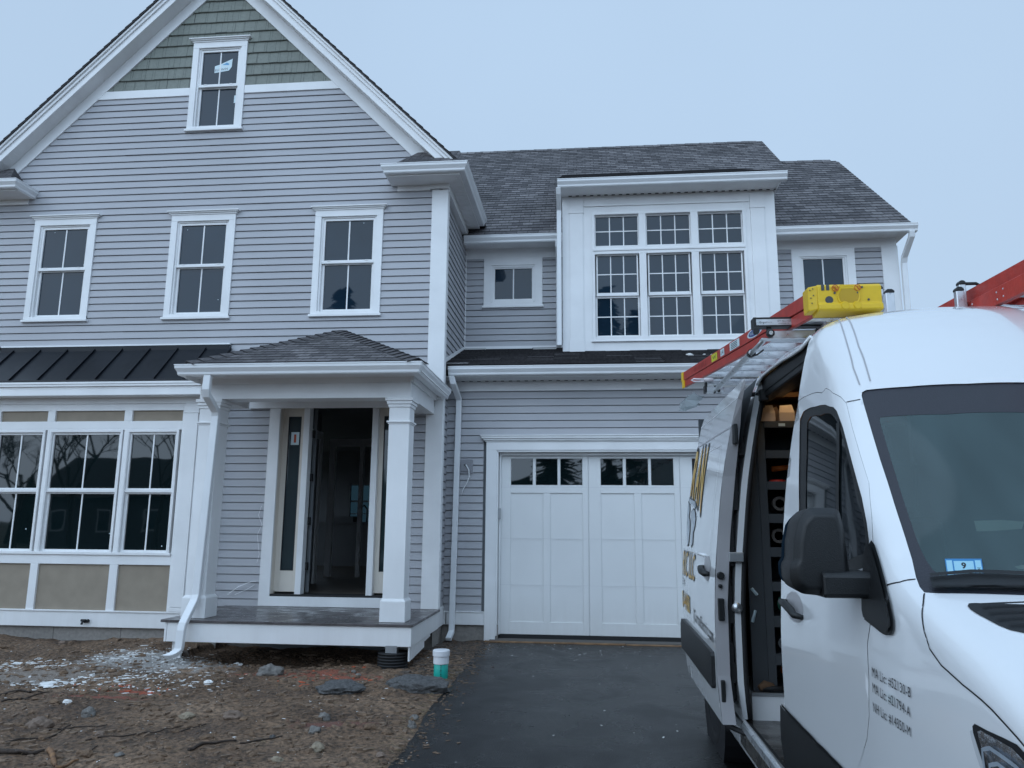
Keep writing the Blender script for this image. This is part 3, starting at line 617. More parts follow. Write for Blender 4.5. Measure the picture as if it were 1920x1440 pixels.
# --- windows
def casing(name, x0, x1, z0, z1, Y, cw=.09, head=.055, sill=.035, hw=.05, depth=.035):
    m = MB(); yf = Y-depth
    m.box(x0, x0+cw, yf, Y+.04, z0, z1-cw); m.box(x1-cw, x1, yf, Y+.04, z0, z1-cw); m.box(x0, x1, yf-.001, Y+.04, z1-cw, z1)
    m.box(x0, x1, yf-.001, Y+.04, z0, z0+cw*.62)
    if sill: m.box(x0-.02, x1+.02, yf-.025, Y, z0-.02, z0+sill-.02)
    if head:
        m.box(x0-.015, x1+.015, yf-.012, Y, z1, z1+head*.4); m.box(x0-.035, x1+.035, yf-.030, Y, z1+head*.4, z1+head*.72); m.box(x0-.055, x1+.055, yf-.048, Y, z1+head*.72, z1+head)
    return m.build(name, M['white'], H, bevel=.002)
def sash(parent, x0, x1, z0, z1, Y, fw, cols, rows, gl, mw=.018, nm='sash'):
    """glass x0..z1 is the visible light; frame of width fw round it, muntins on it"""
    m = MB(); m.box(x0-fw, x0, Y-.02, Y+.02, z0-fw, z1+fw); m.box(x1, x1+fw, Y-.02, Y+.02, z0-fw, z1+fw); m.box(x0, x1, Y-.02, Y+.02, z0-fw, z0); m.box(x0, x1, Y-.02, Y+.02, z1, z1+fw)
    m.build(nm, M['white'], parent, bevel=.002)
    m = MB(); m.box(x0-.005, x1+.005, Y+.001, Y+.008, z0-.005, z1+.005); m.build('pane', gl, parent)
    m = MB()
    for i in range(1, cols): x = x0+(x1-x0)*i/cols; m.box(x-mw/2, x+mw/2, Y-.006, Y+.001, z0, z1)
    for j in range(1, rows): z = z0+(z1-z0)*j/rows; m.box(x0, x1, Y-.0052, Y+.0004, z-mw/2, z+mw/2)
    if cols > 1 or rows > 1: m.build('muntin', M['white'], parent)
def double_hung(x0, x1, z0, z1, Y, gl, cols=2, rows=1, nm='window', **k):
    c = casing(nm, x0, x1, z0, z1, Y, **k); cw = .09; zm = (z0+z1)/2+.01
    m = MB(); a = x0+cw; b = x1-cw; m.box(a, a+.025, Y-.012, Y+.05, z0+.05, z1-cw); m.box(b-.025, b, Y-.012, Y+.05, z0+.05, z1-cw); m.box(a+.025, b-.025, Y-.012, Y+.05, z1-cw-.02, z1-cw); m.build('frame', M['white'], c, bevel=.002)
    sash(c, x0+.145, x1-.145, zm+.025, z1-.145, Y+.018, .032, cols, rows, gl)
    sash(c, x0+.15, x1-.15, z0+.095, zm-.035, Y+.045, .034, cols, rows, gl)
    m = MB(); m.box(x0+.115, x1-.115, Y-.008, Y+.02, zm-.022, zm+.012); m.build('meeting_rail', M['white'], c, bevel=.002)
    m = MB()
    for q in range(2): m.box(x0+.2+q*(x1-x0-.44), x0+.24+q*(x1-x0-.44), Y-.013, Y-.004, zm+.012, zm+.022)
    m.build('sash_lock', M['white'], c)
    return c
for cx, w in wins: double_hung(cx-w/2, cx+w/2, 4.175, 5.68, W, M['glass'])
att = double_hung(-5.75, -4.92, 6.985, 8.385, W, M['glass'])
M['sticker'] = mat('sticker_white', (.62,.74,.78), .5, var=.05)
M['sticker_blue'] = mat('sticker_blue', (.10,.32,.55), .5)
m = MB()      # half torn window sticker in the attic window
def prY2(m_, pts, y): m_.add([(p[0], y, p[1]) for p in pts], [tuple(range(len(pts)))])
prY2(m, [(-5.42,7.91),(-5.20,7.94),(-5.16,8.00),(-5.155,8.13),(-5.22,8.10),(-5.33,8.05),(-5.42,8.02)], W+.0155); prY2(m, [(-5.10,7.43),(-5.045,7.44),(-5.05,7.56),(-5.10,7.55)], W+.043)
m.build('paper_sticker', M['sticker'], att, fix=False)
m = MB(); prY2(m, [(-5.31,8.035),(-5.24,8.07),(-5.20,8.05),(-5.21,8.03)], W+.0150); m.build('printing', M['sticker_blue'], att, fix=False)
def text_mesh(txt, size=1, bold=0, cuts=0):
    cu = bpy.data.curves.new('t', 'FONT'); cu.body = txt; cu.size = size; cu.resolution_u = 3; cu.space_character = 1.06; cu.offset = bold
    o = bpy.data.objects.new('t', cu); C.objects.link(o); dg = bpy.context.evaluated_depsgraph_get(); dg.update()
    me = bpy.data.meshes.new_from_object(o.evaluated_get(dg))
    if cuts:
        bm = bmesh.new(); bm.from_mesh(me); lo = min(v.co.x for v in bm.verts); hi = max(v.co.x for v in bm.verts)
        for k in range(1, cuts): bmesh.ops.bisect_plane(bm, geom=bm.verts[:]+bm.edges[:]+bm.faces[:], plane_co=(0,-.15+1.0*k/cuts,0), plane_no=(0,1,0))
        nx_ = max(2, int((hi-lo)/.5))
        for k in range(1, nx_): bmesh.ops.bisect_plane(bm, geom=bm.verts[:]+bm.edges[:]+bm.faces[:], plane_co=(lo+(hi-lo)*k/nx_,0,0), plane_no=(1,0,0))
        bm.to_mesh(me); bm.free()
    V_ = [v.co.copy() for v in me.vertices]; F_ = [tuple(p.vertices) for p in me.polygons]
    bpy.data.objects.remove(o); bpy.data.curves.remove(cu); bpy.data.meshes.remove(me); return V_, F_
def text_on(m, txt, fmap, bold=0, cuts=0):
    """fmap takes (u, v) with u 0..1 along the words and v 0..1 up the capitals"""
    V_, F_ = text_mesh(txt, 1, bold, cuts); x0 = min(v.x for v in V_); x1 = max(v.x for v in V_); z1 = .70
    m.add([fmap((v.x-x0)/(x1-x0), v.y/z1) for v in V_], F_)
m = MB(); text_on(m, 'ELDWIN', lambda u, v: (-5.41+.19*u, W+.0148, 7.935+.035*v+.02*u)); m.build('lettering', M['ink'], att, fix=False)
# --- small dots (label residue) on several panes
m = MB()
for x, z, y in ((-7.63,5.50,W+.018),(-7.13,5.0,W+.018),(-5.10,4.45,W+.045),(-3.62,5.51,W+.018),(-3.06,5.50,W+.018),(-5.62,5.48,W+.018)): m.lathe([(.0055,0),(.0055,.001)], (x, y-.0015, z), 10, 'Y')
for x, z in ((-5.47,1.95),(-5.42,1.10),(-6.19,1.95),(-6.14,1.25),(-7.3,1.30)): m.lathe([(.0075,0),(.0075,.001)], (x, 9.516, z), 10, 'Y')
m.build('spacer_dots', M['sticker'], H)
# --- bay window
BY = 9.45; xr = -5.0; xl = -8.05
m = MB()
m.box(xl, xr, BY, W, .10, .30)                                   # base board
m.box(xl, xr, BY-.004, BY+.02, .10, .285); m.box(xl-.01, xr+.01, BY-.02, BY, .285, .305)
m.box(xl, -5.25, BY+.001, BY+.05, .866, 1.02); m.box(xl, -5.25, BY-.022, BY+.001, .985, 1.02)           # sill rail
m.box(xl, -5.25, BY+.001, BY+.05, 2.60, 2.70); m.box(xl, -5.25, BY+.001, BY+.05, 2.84, 2.93); m.box(xl, xr, BY-.012, BY+.05, 2.93, 3.01)
for a, b in ((-7.13,-7.025),(-6.055,-5.945)):
    m.box(a, b, BY, BY+.05, .30, .866); m.box(a, b, BY, BY+.05, 2.70, 2.84); m.box(a+.02, b-.012, BY, BY+.05, 1.02, 2.60)
m.box(-5.25, xr, BY, BY+.05, .305, 2.93); m.box(xr-.03, xr, BY+.05, W, .30, 3.01); m.box(xl, xl+.25, BY, BY+.05, .305, 2.93); m.box(xl, xl+.03, BY+.05, W, .3, 3.01)
m.box(xl, -5.25, BY+.001, BY+.03, 2.585, 2.60)
bay = m.build('bay_window', M['white'], H, bevel=.003)
for a, b in ((-5.205,-5.03),(xl+.03,xl+.20)):
    m = MB(); m.box(a, b, BY-.018, BY, .36, 2.80); m.box(a-.015, b+.015, BY-.026, BY, 2.80, 2.825); m.box(a-.008, b+.008, BY-.022, BY, 2.825, 2.93); m.box(a-.012, b+.012, BY-.024, BY, .305, .355); m.build('pilaster', M['white'], bay, bevel=.003)
for a, b in ((.29,.87),(2.69,2.85)):
    for x0, x1 in ((-5.96,-5.24),(-7.05,-6.04),(xl+.2,-7.12)): m = MB(); m.box(x0, x1, BY+.03, BY+.045, a, b); m.build('beige_panel', M['panel'], bay)
for x0, x1 in ((-5.935,-5.34),(-7.018,-6.112),(-7.79,-7.195)):
    m = MB(); m.box(x0-.06, x0-.03, BY-.006, BY+.06, 1.0, 2.585); m.box(x1+.03, x1+.06, BY-.006, BY+.06, 1.0, 2.585); m.box(x0-.03, x1+.03, BY-.006, BY+.06, 2.555, 2.585); m.box(x0-.03, x1+.03, BY-.006, BY+.06, 1.0, 1.015)
    m.build('frame', M['white'], bay, bevel=.002)
    sash(bay, x0, x1, 1.828, 2.525, BY+.045, .03, 2, 1, M['glass_low']); sash(bay, x0+.008, x1-.008, 1.048, 1.755, BY+.068, .036, 2, 1, M['glass_low'])
    m = MB(); m.box(x0-.03, x1+.03, BY+.015, BY+.045, 1.775, 1.812); m.build('meeting_rail', M['white'], bay, bevel=.002)
m = MB()      # bay roof and cornice
m.box(xl-.12, -4.80, 9.235, 9.25, 3.095, 3.185); m.box(xl-.12, -4.80, 9.21, 9.235, 3.125, 3.185); m.box(xl-.12, -4.81, 9.25, W, 3.01, 3.03); m.box(xl-.12, -4.80, 9.235, 9.25, 3.01, 3.095); m.box(-4.815, -4.80, 9.25, W, 3.01, 3.185)
m.box(xl-.12, -4.79, 9.20, 9.21, 3.155, 3.185)
m.build('bay_cornice', M['white'], bay, bevel=.003)
m = MB(); m.prX([(9.215,3.188),(9.75,3.725),(9.75,3.705),(9.235,3.188)], xl-.12, -4.80); m.prX([(9.20,3.178),(9.205,3.21),(9.23,3.215),(9.22,3.188)], xl-.13, -4.79)
x = -4.815
while x > xl-.1:
    m.prX([(9.225,3.20),(9.75,3.725),(9.75,3.76),(9.225,3.235)], x-.009, x+.009); x -= .4015 if x < -4.9 else .355
m.box(xl-.12, -4.84, 9.742, 9.752, 3.70, 3.785)
br = m.build('bay_roof', M['metal_roof'], bay)
m = MB(); m.box(xl-.12, -4.83, 9.74, 9.782, 3.786, 3.806); m.build('flashing', M['gutter'], bay)
m = MB(); m.tube([(-6.30,BY-.004,.17),(-6.30,BY-.06,.17),(-6.30,BY-.075,.14)], .014, 8); m.tube([(-6.33,BY-.045,.185),(-6.27,BY-.045,.185)], .016, 6); m.tube([(-6.30,BY-.02,.17),(-6.24,BY-.03,.18)], .02, 8); m.build('hose_tap', M['rubber'], bay)
# --- foundation
m = MB()
def fwall(x0, x1, y, z0, z1): m.add([(x0,y,z0),(x1,y,z0),(x1,y,z1),(x0,y,z1)], [(0,1,2,3)], [[(x0,z0+1),(x1,z0+1),(x1,z1+1),(x0,z1+1)]])
fwall(xl, -4.6, 9.50, -.4, .105); fwall(-4.6, XR, W+.02, -.4, .345); fwall(XR, -1.20, G+.012, -.4, .11)
m.add([(XR,W,-.4),(XR,G,-.4),(XR,G,.3),(XR,W,.3)], [(0,1,2,3)], [[(0,.6),(.6,.6),(.6,1.3),(0,1.3)]]); m.add([(-5.02,9.5,-.4),(-5.02,W,-.4),(-5.02,W,.3),(-5.02,9.5,.3)], [(0,1,2,3)], [[(0,.6),(.3,.6),(.3,1.3),(0,1.3)]])
m.build('foundation', M['concrete'], H, fix=False)
# --- garage wing, lower floor
gx1 = 4.72
m = MB(); laps(m, .27, .27+LAP*30, cut(lambda z: [(XR+.005, gx1)], [(-1.42, 3.9, -1, 2.58)]), FX(G)); m.build('garage_wall_siding', M['siding'], H, fix=False)
m = MB()
m.box(XR+.01,-1.30,G+.015,G+.12,.1,3.3); m.box(3.78,gx1,G+.015,G+.12,-.3,3.3); m.box(-1.30,3.78,G+.015,G+.12,2.4,3.3)
m.box(gx1-.1,gx1,G+.12,U,-.3,3.4); m.box(gx1-.1,gx1,U+.02,18,-.3,5.7); m.box(XR,gx1,17.9,18,-.3,5.7); m.box(XR+.01,gx1,U+.09,U+.14,3.3,5.78)
m.prX([(U+.2,5.7),(15.8,9.5),(20,6),(20,5.7)], 3.70, 3.78); m.prX([(U+.2,5.7),(U+.2,6.0),(14.36,8.2),(17,6),(17,5.7)], gx1-.02, gx1)
m.build('garage_wing_wall', M['inner'], H)
m = MB(); m.box(XR+.005, -1.38, G-.030, G-.001, .103, .262); m.box(XR+.005, -1.38, G-.042, G-.001, .262, .275); m.box(XR-.001, XR+.03, W+.01, G-.03, .103, .345); m.box(-1.9,-1.88,G-.03,G-.02,.1,.1+.16); m.build('water_table', M['white'], H, bevel=.003)
m = MB()
m.box(-1.38,-1.235,G-.042,G-.001,-.09,2.40); m.box(3.705,3.85,G-.042,G-.001,-.09,2.40); m.box(-1.38,3.85,G-.042,G-.001,2.40,2.515)
m.box(-1.235,-1.215,G-.030,G+.12,-.03,2.39); m.box(3.685,3.705,G-.030,G+.12,-.03,2.39); m.box(-1.235,3.705,G-.030,G+.12,2.375,2.40)
m.box(-1.205,-1.185,G+.055,G+.085,-.02,2.335); m.box(-1.205,3.675,G+.055,G+.085,2.335,2.375)
m.box(-1.40,3.87,G-.055,G-.001,2.515,2.53); m.box(-1.42,3.89,G-.070,G-.001,2.532,2.555); m.box(-1.445,3.915,G-.088,G-.001,2.557,2.585); m.box(-1.46,3.93,G-.098,G-.001,2.587,2.603)
m.build('garage_door_trim', M['white'], H, bevel=.003)
DY = G+.10
m = MB(); m.box(-1.205, 3.675, DY+.015, DY+.05, -.02, 2.335)
for k in range(4):
    o_ = -1.22+1.22*k; zt = 2.335
    m.box(o_+.003, o_+.166, DY, DY+.015, -.018, zt); m.box(o_+1.141, o_+1.217, DY, DY+.015, -.018, zt); m.box(o_+.609, o_+.704, DY, DY+.015, .143, 1.828)
    m.box(o_+.166, o_+1.141, DY, DY+.015, -.018, .143); m.box(o_+.166, o_+1.141, DY, DY+.015, 1.828, 1.935); m.box(o_+.166, o_+1.141, DY, DY+.015, 2.298, zt)
    m.box(o_+.467, o_+.506, DY+.002, DY+.015, 1.935, 2.298); m.box(o_+.805, o_+.841, DY+.002, DY+.015, 1.935, 2.298)
gd = m.build('garage_door', M['gdoor'], H, bevel=.003)
for k in range(4):
    o_ = -1.22+1.22*k
    for a, b in ((.170,.463),(.510,.801),(.845,1.137)): m = MB(); m.box(o_+a, o_+b, DY+.008, DY+.0145, 1.94, 2.293); m.build('pane', M['glass_low'], gd)
m = MB()
for z in (1.908,1.223,.615): m.box(-1.2, 3.67, DY-.0012, DY+.0005, z-.0016, z+.0016)
for k in (1,2,3): m.box(-1.22+1.22*k-.002, -1.22+1.22*k+.002, DY-.0013, DY+.0005, -.01, 2.33)
M['groove'] = mat('shadow_groove', (.62,.62,.63), .7); m.build('section_joint', M['groove'], gd)
m = MB(); m.box(-1.2, 3.67, DY+.0, DY+.04, -.085, -.022); m.build('bottom_seal', M['rubber'], gd)
m = MB(); m.box(-1.215,-1.18,G+.01,G+.03,1.475,1.62); m.build('latch_plate', M['steel'], gd)
m = MB(); m.box(-1.3, 3.7, G-.10, G+.3, -.18, -.070); tag(m.build('garage_threshold', M['concrete']), kind='structure')
m = MB(); m.box(-1.36, .45, G-.175, G-.10, -.17, -.074); m.box(.46, 3.7, G-.170, G-.10, -.17, -.080); m.build('form_board', M['wood'], H, bevel=.004)
# blank wall box with its cable
wb = MB(); wb.box(-1.755,-1.565,G-.032,G-.005,2.08,2.275); wb.box(-1.725,-1.60,G-.040,G-.032,2.11,2.245); wb = wb.build('wall_box', mat('box_grey',(.27,.27,.29),.5), H, bevel=.003)
m = MB(); m.lathe([(.012,0),(.012,.004)], (-1.67,G-.044,2.20), 10, 'Y'); m.build('hole', M['dark'], wb)
m = MB(); m.tube([(-1.67,G-.03,2.20),(-1.65,G-.07,2.195),(-1.61,G-.09,2.13),(-1.60,G-.09,2.04),(-1.64,G-.08,1.94),(-1.69,G-.07,1.86),(-1.71,G-.06,1.78)], [.0085,.0085,.0085,.0085,.008,.005,.003], 7); m.build('cable', mat('cable_white',(.8,.8,.8),.4), wb, smooth=True)
# frieze, soffit, gutter, shed roof over the garage
m = MB(); m.box(XR+.005, gx1, G-.022, G-.001, 3.22, 3.37); m.build('garage_frieze', M['white'], H, bevel=.003)
m = MB(); m.box(XR+.005, gx1+.1, 10.06, G-.001, 3.36, 3.375)
for k in range(66): x = XR+.05+.1*k; m.box(x, x+.008, 10.1, G-.03, 3.3565, 3.36)
m.build('garage_soffit', M['white'], H)
m = MB()
for k in range(60): x = XR+.1+.11*k; m.box(x, x+.045, G-.045, G-.03, 3.353, 3.3595)
m.build('soffit_vent', M['dark'], H)
m = MB(); gutter_front(m, XR+.09, gx1+.12, 10.085, 3.49); m.build('gutter', M['gutter'], H)
sl = .346; cl = 1/math.sqrt(1+sl*sl)
m = MB(); shingles(m, (0,10.0,3.515), (1,0,0), (0,cl,sl*cl), (0,-sl*cl,cl), lambda a, b: [((XR+i_*.37-.01*(i_%2),)*2, (XR+(i_+1)*.37+.0,)*2) for i_ in range(18)], 1.90, th=.022, jit=.010)
m.prX([(10.0,3.50),(U,4.12),(U,4.0),(10.0,3.46)], XR, gx1+.11); m.build('garage_shed_roof', M['roof'], H, fix=False)
m = MB(); m.prX([(10.02,3.545),(U,4.143),(U,4.185),(10.02,3.60)], XR+.02, XR+.032); m.box(XR+.03, -.37, U-.03, U-.019, 4.11, 4.17); m.box(-1.9,-1.45,10.03,10.2,3.53,3.545); m.build('step_flashing', M['white'], H)
m = MB()
for x, y, r in ((1.42,10.6,.045),(1.62,10.62,.02),(1.72,10.6,.018)): rock_mesh(m, (x, y, 3.515+(y-10)*sl+.02), r, (1,.6,.45), x*9, .5)
m.build('snow_scrap', M['white_lump'], H)
# --- upper floor recessed wall
for sp_ in ((XR+.005,-.33),(2.83,4.53)): m = MB(); laps(m, 4.16, 4.16+LAP*16, cut(lambda z: [sp_], [(-1.60,-.73,4.84,9), (3.2,4.08,4.0,9)]), FX(U)); m.build('upper_wall_siding', M['siding'], H, fix=False)
m = MB(); m.box(XR+.005,-.33,U-.022,U-.001,5.62,5.80); m.build('upper_frieze', M['white'], H, bevel=.003)
m = MB(); m.box(XR,XR+.03,U-.025,U-.001,4.15,5.62); m.build('inside_corner', M['white'], H)
m = MB(); m.box(2.83,gx1,U-.022,U-.001,5.645,5.80); m.box(gx1-.21,gx1+.03,U-.032,U-.001,4.1,5.66); m.box(gx1,gx1+.03,U-.001,U+.15,4.1,5.8); m.build('upper_frieze', M['white'], H, bevel=.003)
m = MB(); m.box(XR,gx1+.12,11.42,U-.001,5.785,5.80); m.box(gx1,gx1+.12,U-.001,15,5.785,5.8)
for k in range(68): x = XR+.05+.1*k; m.box(x, x+.008, 11.44, U-.03, 5.781, 5.785)
m.build('upper_soffit', M['white'], H)
m = MB(); gutter_front(m, XR+.04, -.35, 11.43, 5.865); m.build('gutter', M['gutter'], H); m = MB(); gutter_front(m, 2.82, gx1+.19, 11.43, 5.865); m.build('gutter', M['gutter'], H)
c = casing('window', -1.637, -.695, 4.815, 5.62, U, cw=.12, head=0); m = MB(); m.box(-1.517,-1.49,U-.02,U+.04,4.90,5.50); m.box(-.842,-.815,U-.02,U+.04,4.90,5.50); m.box(-1.49,-.842,U-.02,U+.04,5.47,5.50); m.box(-1.49,-.842,U-.02,U+.04,4.89,4.915); m.build('frame', M['white'], c, bevel=.002)
sash(c, -1.46, -.865, 4.945, 5.53-.08, U+.015, .03, 2, 1, M['glass'])
c = casing('window', 3.168, 4.111, 4.12, 5.64, U, cw=.12, head=0); m = MB(); m.box(3.288,3.315,U-.02,U+.04,4.20,5.52); m.box(3.964,3.991,U-.02,U+.04,4.2,5.52); m.box(3.315,3.964,U-.02,U+.04,5.50,5.52); m.build('frame', M['white'], c, bevel=.002)
sash(c, 3.345, 3.935, 4.26, 5.555-.07, U+.015, .03, 2, 1, M['glass'])
# --- main roof
rs = .8333; rc = 1/math.sqrt(1+rs*rs)
m = MB(); shingles(m, (0,11.36,5.885), (1,0,0), (0,rc,rs*rc), (0,-rs*rc,rc), lambda a, b: [((XM,XM),(4.83,4.83))] if b*rc+11.36 < 14.36 else [((XM,XM),(3.80,3.80))], (15.8-11.36)/rc, th=.008)
m.prX([(11.36,5.87),(15.8,9.57),(20.3,5.85)], XM, 3.79); m.prX([(11.36,5.87),(14.36,8.37),(17.3,5.85)], 3.7, 4.82)
m.build('main_roof', M['roof'], H, fix=False)
m = MB(); k = 0; x = XM
while x < 3.6: m.add([(x,15.66,9.475+.012),(x+.31,15.66,9.475+.008),(x+.31,15.8,9.598),(x,15.8,9.606),(x,15.94,9.48),(x+.31,15.94,9.48)], [(0,1,2,3),(3,2,5,4)], [[(x,0),(x+.3,0),(x+.3,.13),(x,.13)]]*2); x += .3
m.build('ridge_cap', M['roof'], H, fix=False); m = MB(); x = 3.8
while x < 4.6: m.add([(x,14.22,8.275+.012),(x+.31,14.22,8.275+.008),(x+.31,14.36,8.398),(x,14.36,8.406),(x,14.5,8.28),(x+.31,14.5,8.28)], [(0,1,2,3),(3,2,5,4)], [[(x,0),(x+.3,0),(x+.3,.13),(x,.13)]]*2); x += .3
m.build('ridge_cap', M['roof'], H, fix=False)
m = MB(); m.prX([(14.5,8.38),(15.8,9.46),(15.8,9.56),(14.5,8.478)], 3.775, 3.795); m.build('rake_board', M['white'], H); m = MB(); m.prX([(11.36,5.77),(14.36,8.27),(14.36,8.36),(11.36,5.86)], 4.80, 4.822); m.build('rake_board', M['white'], H)
# --- projecting window box above the garage
B = 11.20; bx0, bx1 = -.36, 2.83
m = MB()
m.box(bx0, .10, B, B+.06, 3.93, 6.40); m.box(2.36, bx1, B, B+.06, 3.93, 6.40); m.box(.10, 2.36, B, B+.06, 3.93, 4.10); m.box(.10, 2.36, B, B+.06, 6.11, 6.40)
m.box(bx0, bx0+.06, B+.06, 13.2, 3.93, 6.40); m.box(bx1-.06, bx1, B+.06, 13.2, 3.93, 6.40); m.box(bx0+.06,bx1-.06,B+.3,B+.34,4,6.4)
box = m.build('window_box', M['white'], H, bevel=.003)
for a, b in ((-.245,-.042),(2.468,2.667)):
    m = MB(); m.box(a, b, B-.018, B, 4.13, 6.12); m.box(a-.012, b+.012, B-.024, B, 3.94, 4.12); m.box(a-.006,b+.006,B-.021,B,4.12,4.135); m.box(a-.012, b+.012, B-.026, B, 6.12, 6.145); m.box(a-.006, b+.006, B-.020, B, 6.145, 6.36); m.build('pilaster', M['white'], box, bevel=.002)
m = MB(); m.box(-.03, 2.455, B-.02, B, 6.225, 6.245); m.box(-.03,2.455,B-.010,B,6.245,6.36)
m.build('header_board', M['white'], box, bevel=.002)
m = MB()
xs_ = [.10,.152,.148,.80]
for a, b in ((.09,.135),(.80,.905),(1.575,1.685),(2.345,2.39)): m.box(a, b, B-.02, B+.08, 4.10, 6.115)
m.box(.135,2.345,B-.022,B+.08,6.085,6.115); m.box(.135,2.345,B-.022,B+.08,5.45,5.575); m.box(.135,2.345,B-.022,B+.08,4.10,4.165); m.box(.07,2.41,B-.035,B+.01,4.085,4.105); m.box(.11,2.37,B-.034,B-.02,5.50,5.53)
m.build('mullion', M['white'], box, bevel=.003)
for i, (x0, x1) in enumerate(((.15,.785),(.925,1.56),(1.70,2.33))):
    sash(box, x0, x1-.0, 5.60, 6.065, B+.05, .02, 3, 2, M['glass'], .016)
    sash(box, x0+.025, x1-.025, 4.852, 5.435, B+.045, .022, 3, 2, M['glass'], .016); sash(box, x0+.015, x1-.015, 4.195, 4.775, B+.068, .025, 3, 2, M['glass'], .016)
    m = MB(); m.box(x0, x1, B+.02, B+.05, 4.80, 4.83); m.build('meeting_rail', M['white'], box, bevel=.002)
m = MB(); m.box(bx0-.02, bx1+.02, 10.92, B-.0, 6.40, 6.415); m.box(bx0-.02,bx1+.02,B,12.4,6.40,6.415)
for k in range(34): x = bx0+.03+.095*k; m.box(x, x+.008, 10.94, B-.03, 6.396, 6.40)
m.build('box_soffit', M['white'], box)
m = MB()
for k in range(29): x = bx0+.1+.11*k; m.box(x, x+.05, B-.045, B-.028, 6.391, 6.3985)
m.build('soffit_vent', M['dark'], box)
m = MB(); gutter_front(m, bx0-.06, bx1+.11, 10.92, 6.52); m.build('gutter', M['gutter'], box)
m = MB(); m.box(bx0-.03, bx0-.02, 10.92, 12.5, 6.38, 6.50); m.box(bx1+.02, bx1+.03, 10.92, 12.5, 6.38, 6.50); m.build('fascia', M['white'], box)
ds_ = .50; dc = 1/math.sqrt(1+ds_*ds_)
m = MB(); shingles(m, (0,10.88,6.535), (1,0,0), (0,dc,ds_*dc), (0,-ds_*dc,dc), lambda a, b: [((bx0-.07,bx0-.07),(bx1+.07,bx1+.07))], 3.3, th=.014); m.prX([(10.88,6.51),(13.8,7.97),(13.8,7.6),(10.9,6.50)], bx0-.065, bx1+.065); m.build('box_roof', M['roof'], box, fix=False)
# --- downspouts
def spout(path, w=.075, d=.055, nm='downspout', par=H):
    m = MB(); m.rect(path, w, d); return m.build(nm, M['gutter'], par, bevel=.006)
spout([(-1.82,10.03,3.37),(-1.80,10.05,3.28),(-1.765,10.33,3.10),(-1.765,10.345,2.98),(-1.80,10.345,.12),(-1.80,10.335,.02),(-1.82,10.22,-.06)])
spout([(-.405,10.86,6.41),(-.405,10.90,6.33),(-.405,11.10,6.15),(-.405,11.11,5.95),(-.405,11.11,4.02)], .07, .05)
spout([(-.44,11.36,5.76),(-.44,11.38,5.68),(-.44,11.66,5.50),(-.44,11.70,5.4),(-.44,11.70,4.15)], .07, .05)
spout([(4.83,11.36,5.76),(4.83,11.38,5.68),(4.80,11.62,5.44),(4.80,11.66,5.35),(4.80,11.68,3.8)], .08, .055)
# --- porch
m = MB()
ox = -4.64
for k in range(11): y = 8.25+.141*k; m.box(ox, -1.85, y+.002, min(y+.139, W-.02), .333, .360)
m.build('porch_deck', M['deck'], H, bevel=.004)
m = MB(); m.box(-4.57, -1.87, 8.275, 8.30, .13, .332); m.box(-1.895, -1.87, 8.30, W-.03, .13, .332); m.box(-4.60,-4.575,8.275,9.45,.13,.332); m.box(-4.575,-4.47,8.42,8.45,-.12,.13)
k = 0; y = 8.30
while y < 9.55: zb = -.02+.07*((y-8.3)/1.3)+(.06 if y > 9.0 else 0)+(.05 if y > 9.35 else 0); m.box(-1.905,-1.885,y,y+.075,zb,.132); y += .082
m.build('porch_skirt', M['white'], H, bevel=.003)
m = MB()
for k in range(9): z = -.20+k*.030; m.lathe([(.150,0),(.162,.008),(.162,.018),(.150,.027)], (-2.09,8.40,z), 28)
m.build('corrugated_pier', M['rubber'], H, smooth=True)
m = MB(); m.box(-2.15,-2.01,8.28,8.36,.12,.14); m.box(-2.14,-2.02,8.27,8.35,.02,.14); m.build('post_base', M['steel'], H)
def column(cx, cy):
    m = MB(); h = .118
    m.box(cx-h, cx+h, cy-h, cy+h, .56, 2.72); m.box(cx-.14, cx+.14, cy-.14, cy+.14, .361, .575)
    m.prism([(-.14,-.14),(.14,-.14),(.14,.14),(-.14,.14)], lambda p:(cx+p[0],cy+p[1],.575), lambda p:(cx+p[0]*.85,cy+p[1]*.85,.605))
    m.box(cx-h-.022, cx+h+.022, cy-h-.022, cy+h+.022, 2.525, 2.545); m.box(cx-h-.010, cx+h+.010, cy-h-.010, cy+h+.010, 2.510, 2.525)
    m.box(cx-h-.012, cx+h+.012, cy-h-.012, cy+h+.012, 2.70, 2.735); m.box(cx-h-.026, cx+h+.026, cy-h-.026, cy+h+.026, 2.735, 2.77); m.box(cx-h-.040, cx+h+.040, cy-h-.040, cy+h+.040, 2.77, 2.808)
    return m.build('porch_column', M['white'], H, bevel=.003)
column(-4.36, 8.545); column(-2.115, 8.54)
m = MB(); m.box(-4.49, -1.99, 8.42, 8.66, 2.81, 3.055); m.box(-2.23, -1.99, 8.66, W-.034, 2.81, 3.055); m.box(-4.49, -4.25, 8.66, 9.2, 2.81, 3.055)
m.prX([(8.42,3.055),(8.36,3.055),(8.40,2.985),(8.42,2.985)], -4.49, -1.95)
m.prY([(-1.99,3.055),(-1.93,3.055),(-1.965,2.985),(-1.99,2.985)], 8.36, W-.034); m.box(-4.49,-1.99,W-.06,W-.034,2.9,3.055)
m.build('porch_beam', M['white'], H, bevel=.003)
m = MB(); m.box(-4.50, -1.80, 8.09, 8.42, 3.04, 3.055); m.box(-1.99, -1.80, 8.42, W-.034, 3.04, 3.055); m.box(-4.25, -2.23, 8.66, W-.034, 3.035, 3.05); m.box(-4.50,-4.49,8.09,9.2,2.99,3.055); m.box(-1.945,-1.885,W-.12,W+.1,3.0,3.055)
m.build('porch_ceiling', M['white'], H)
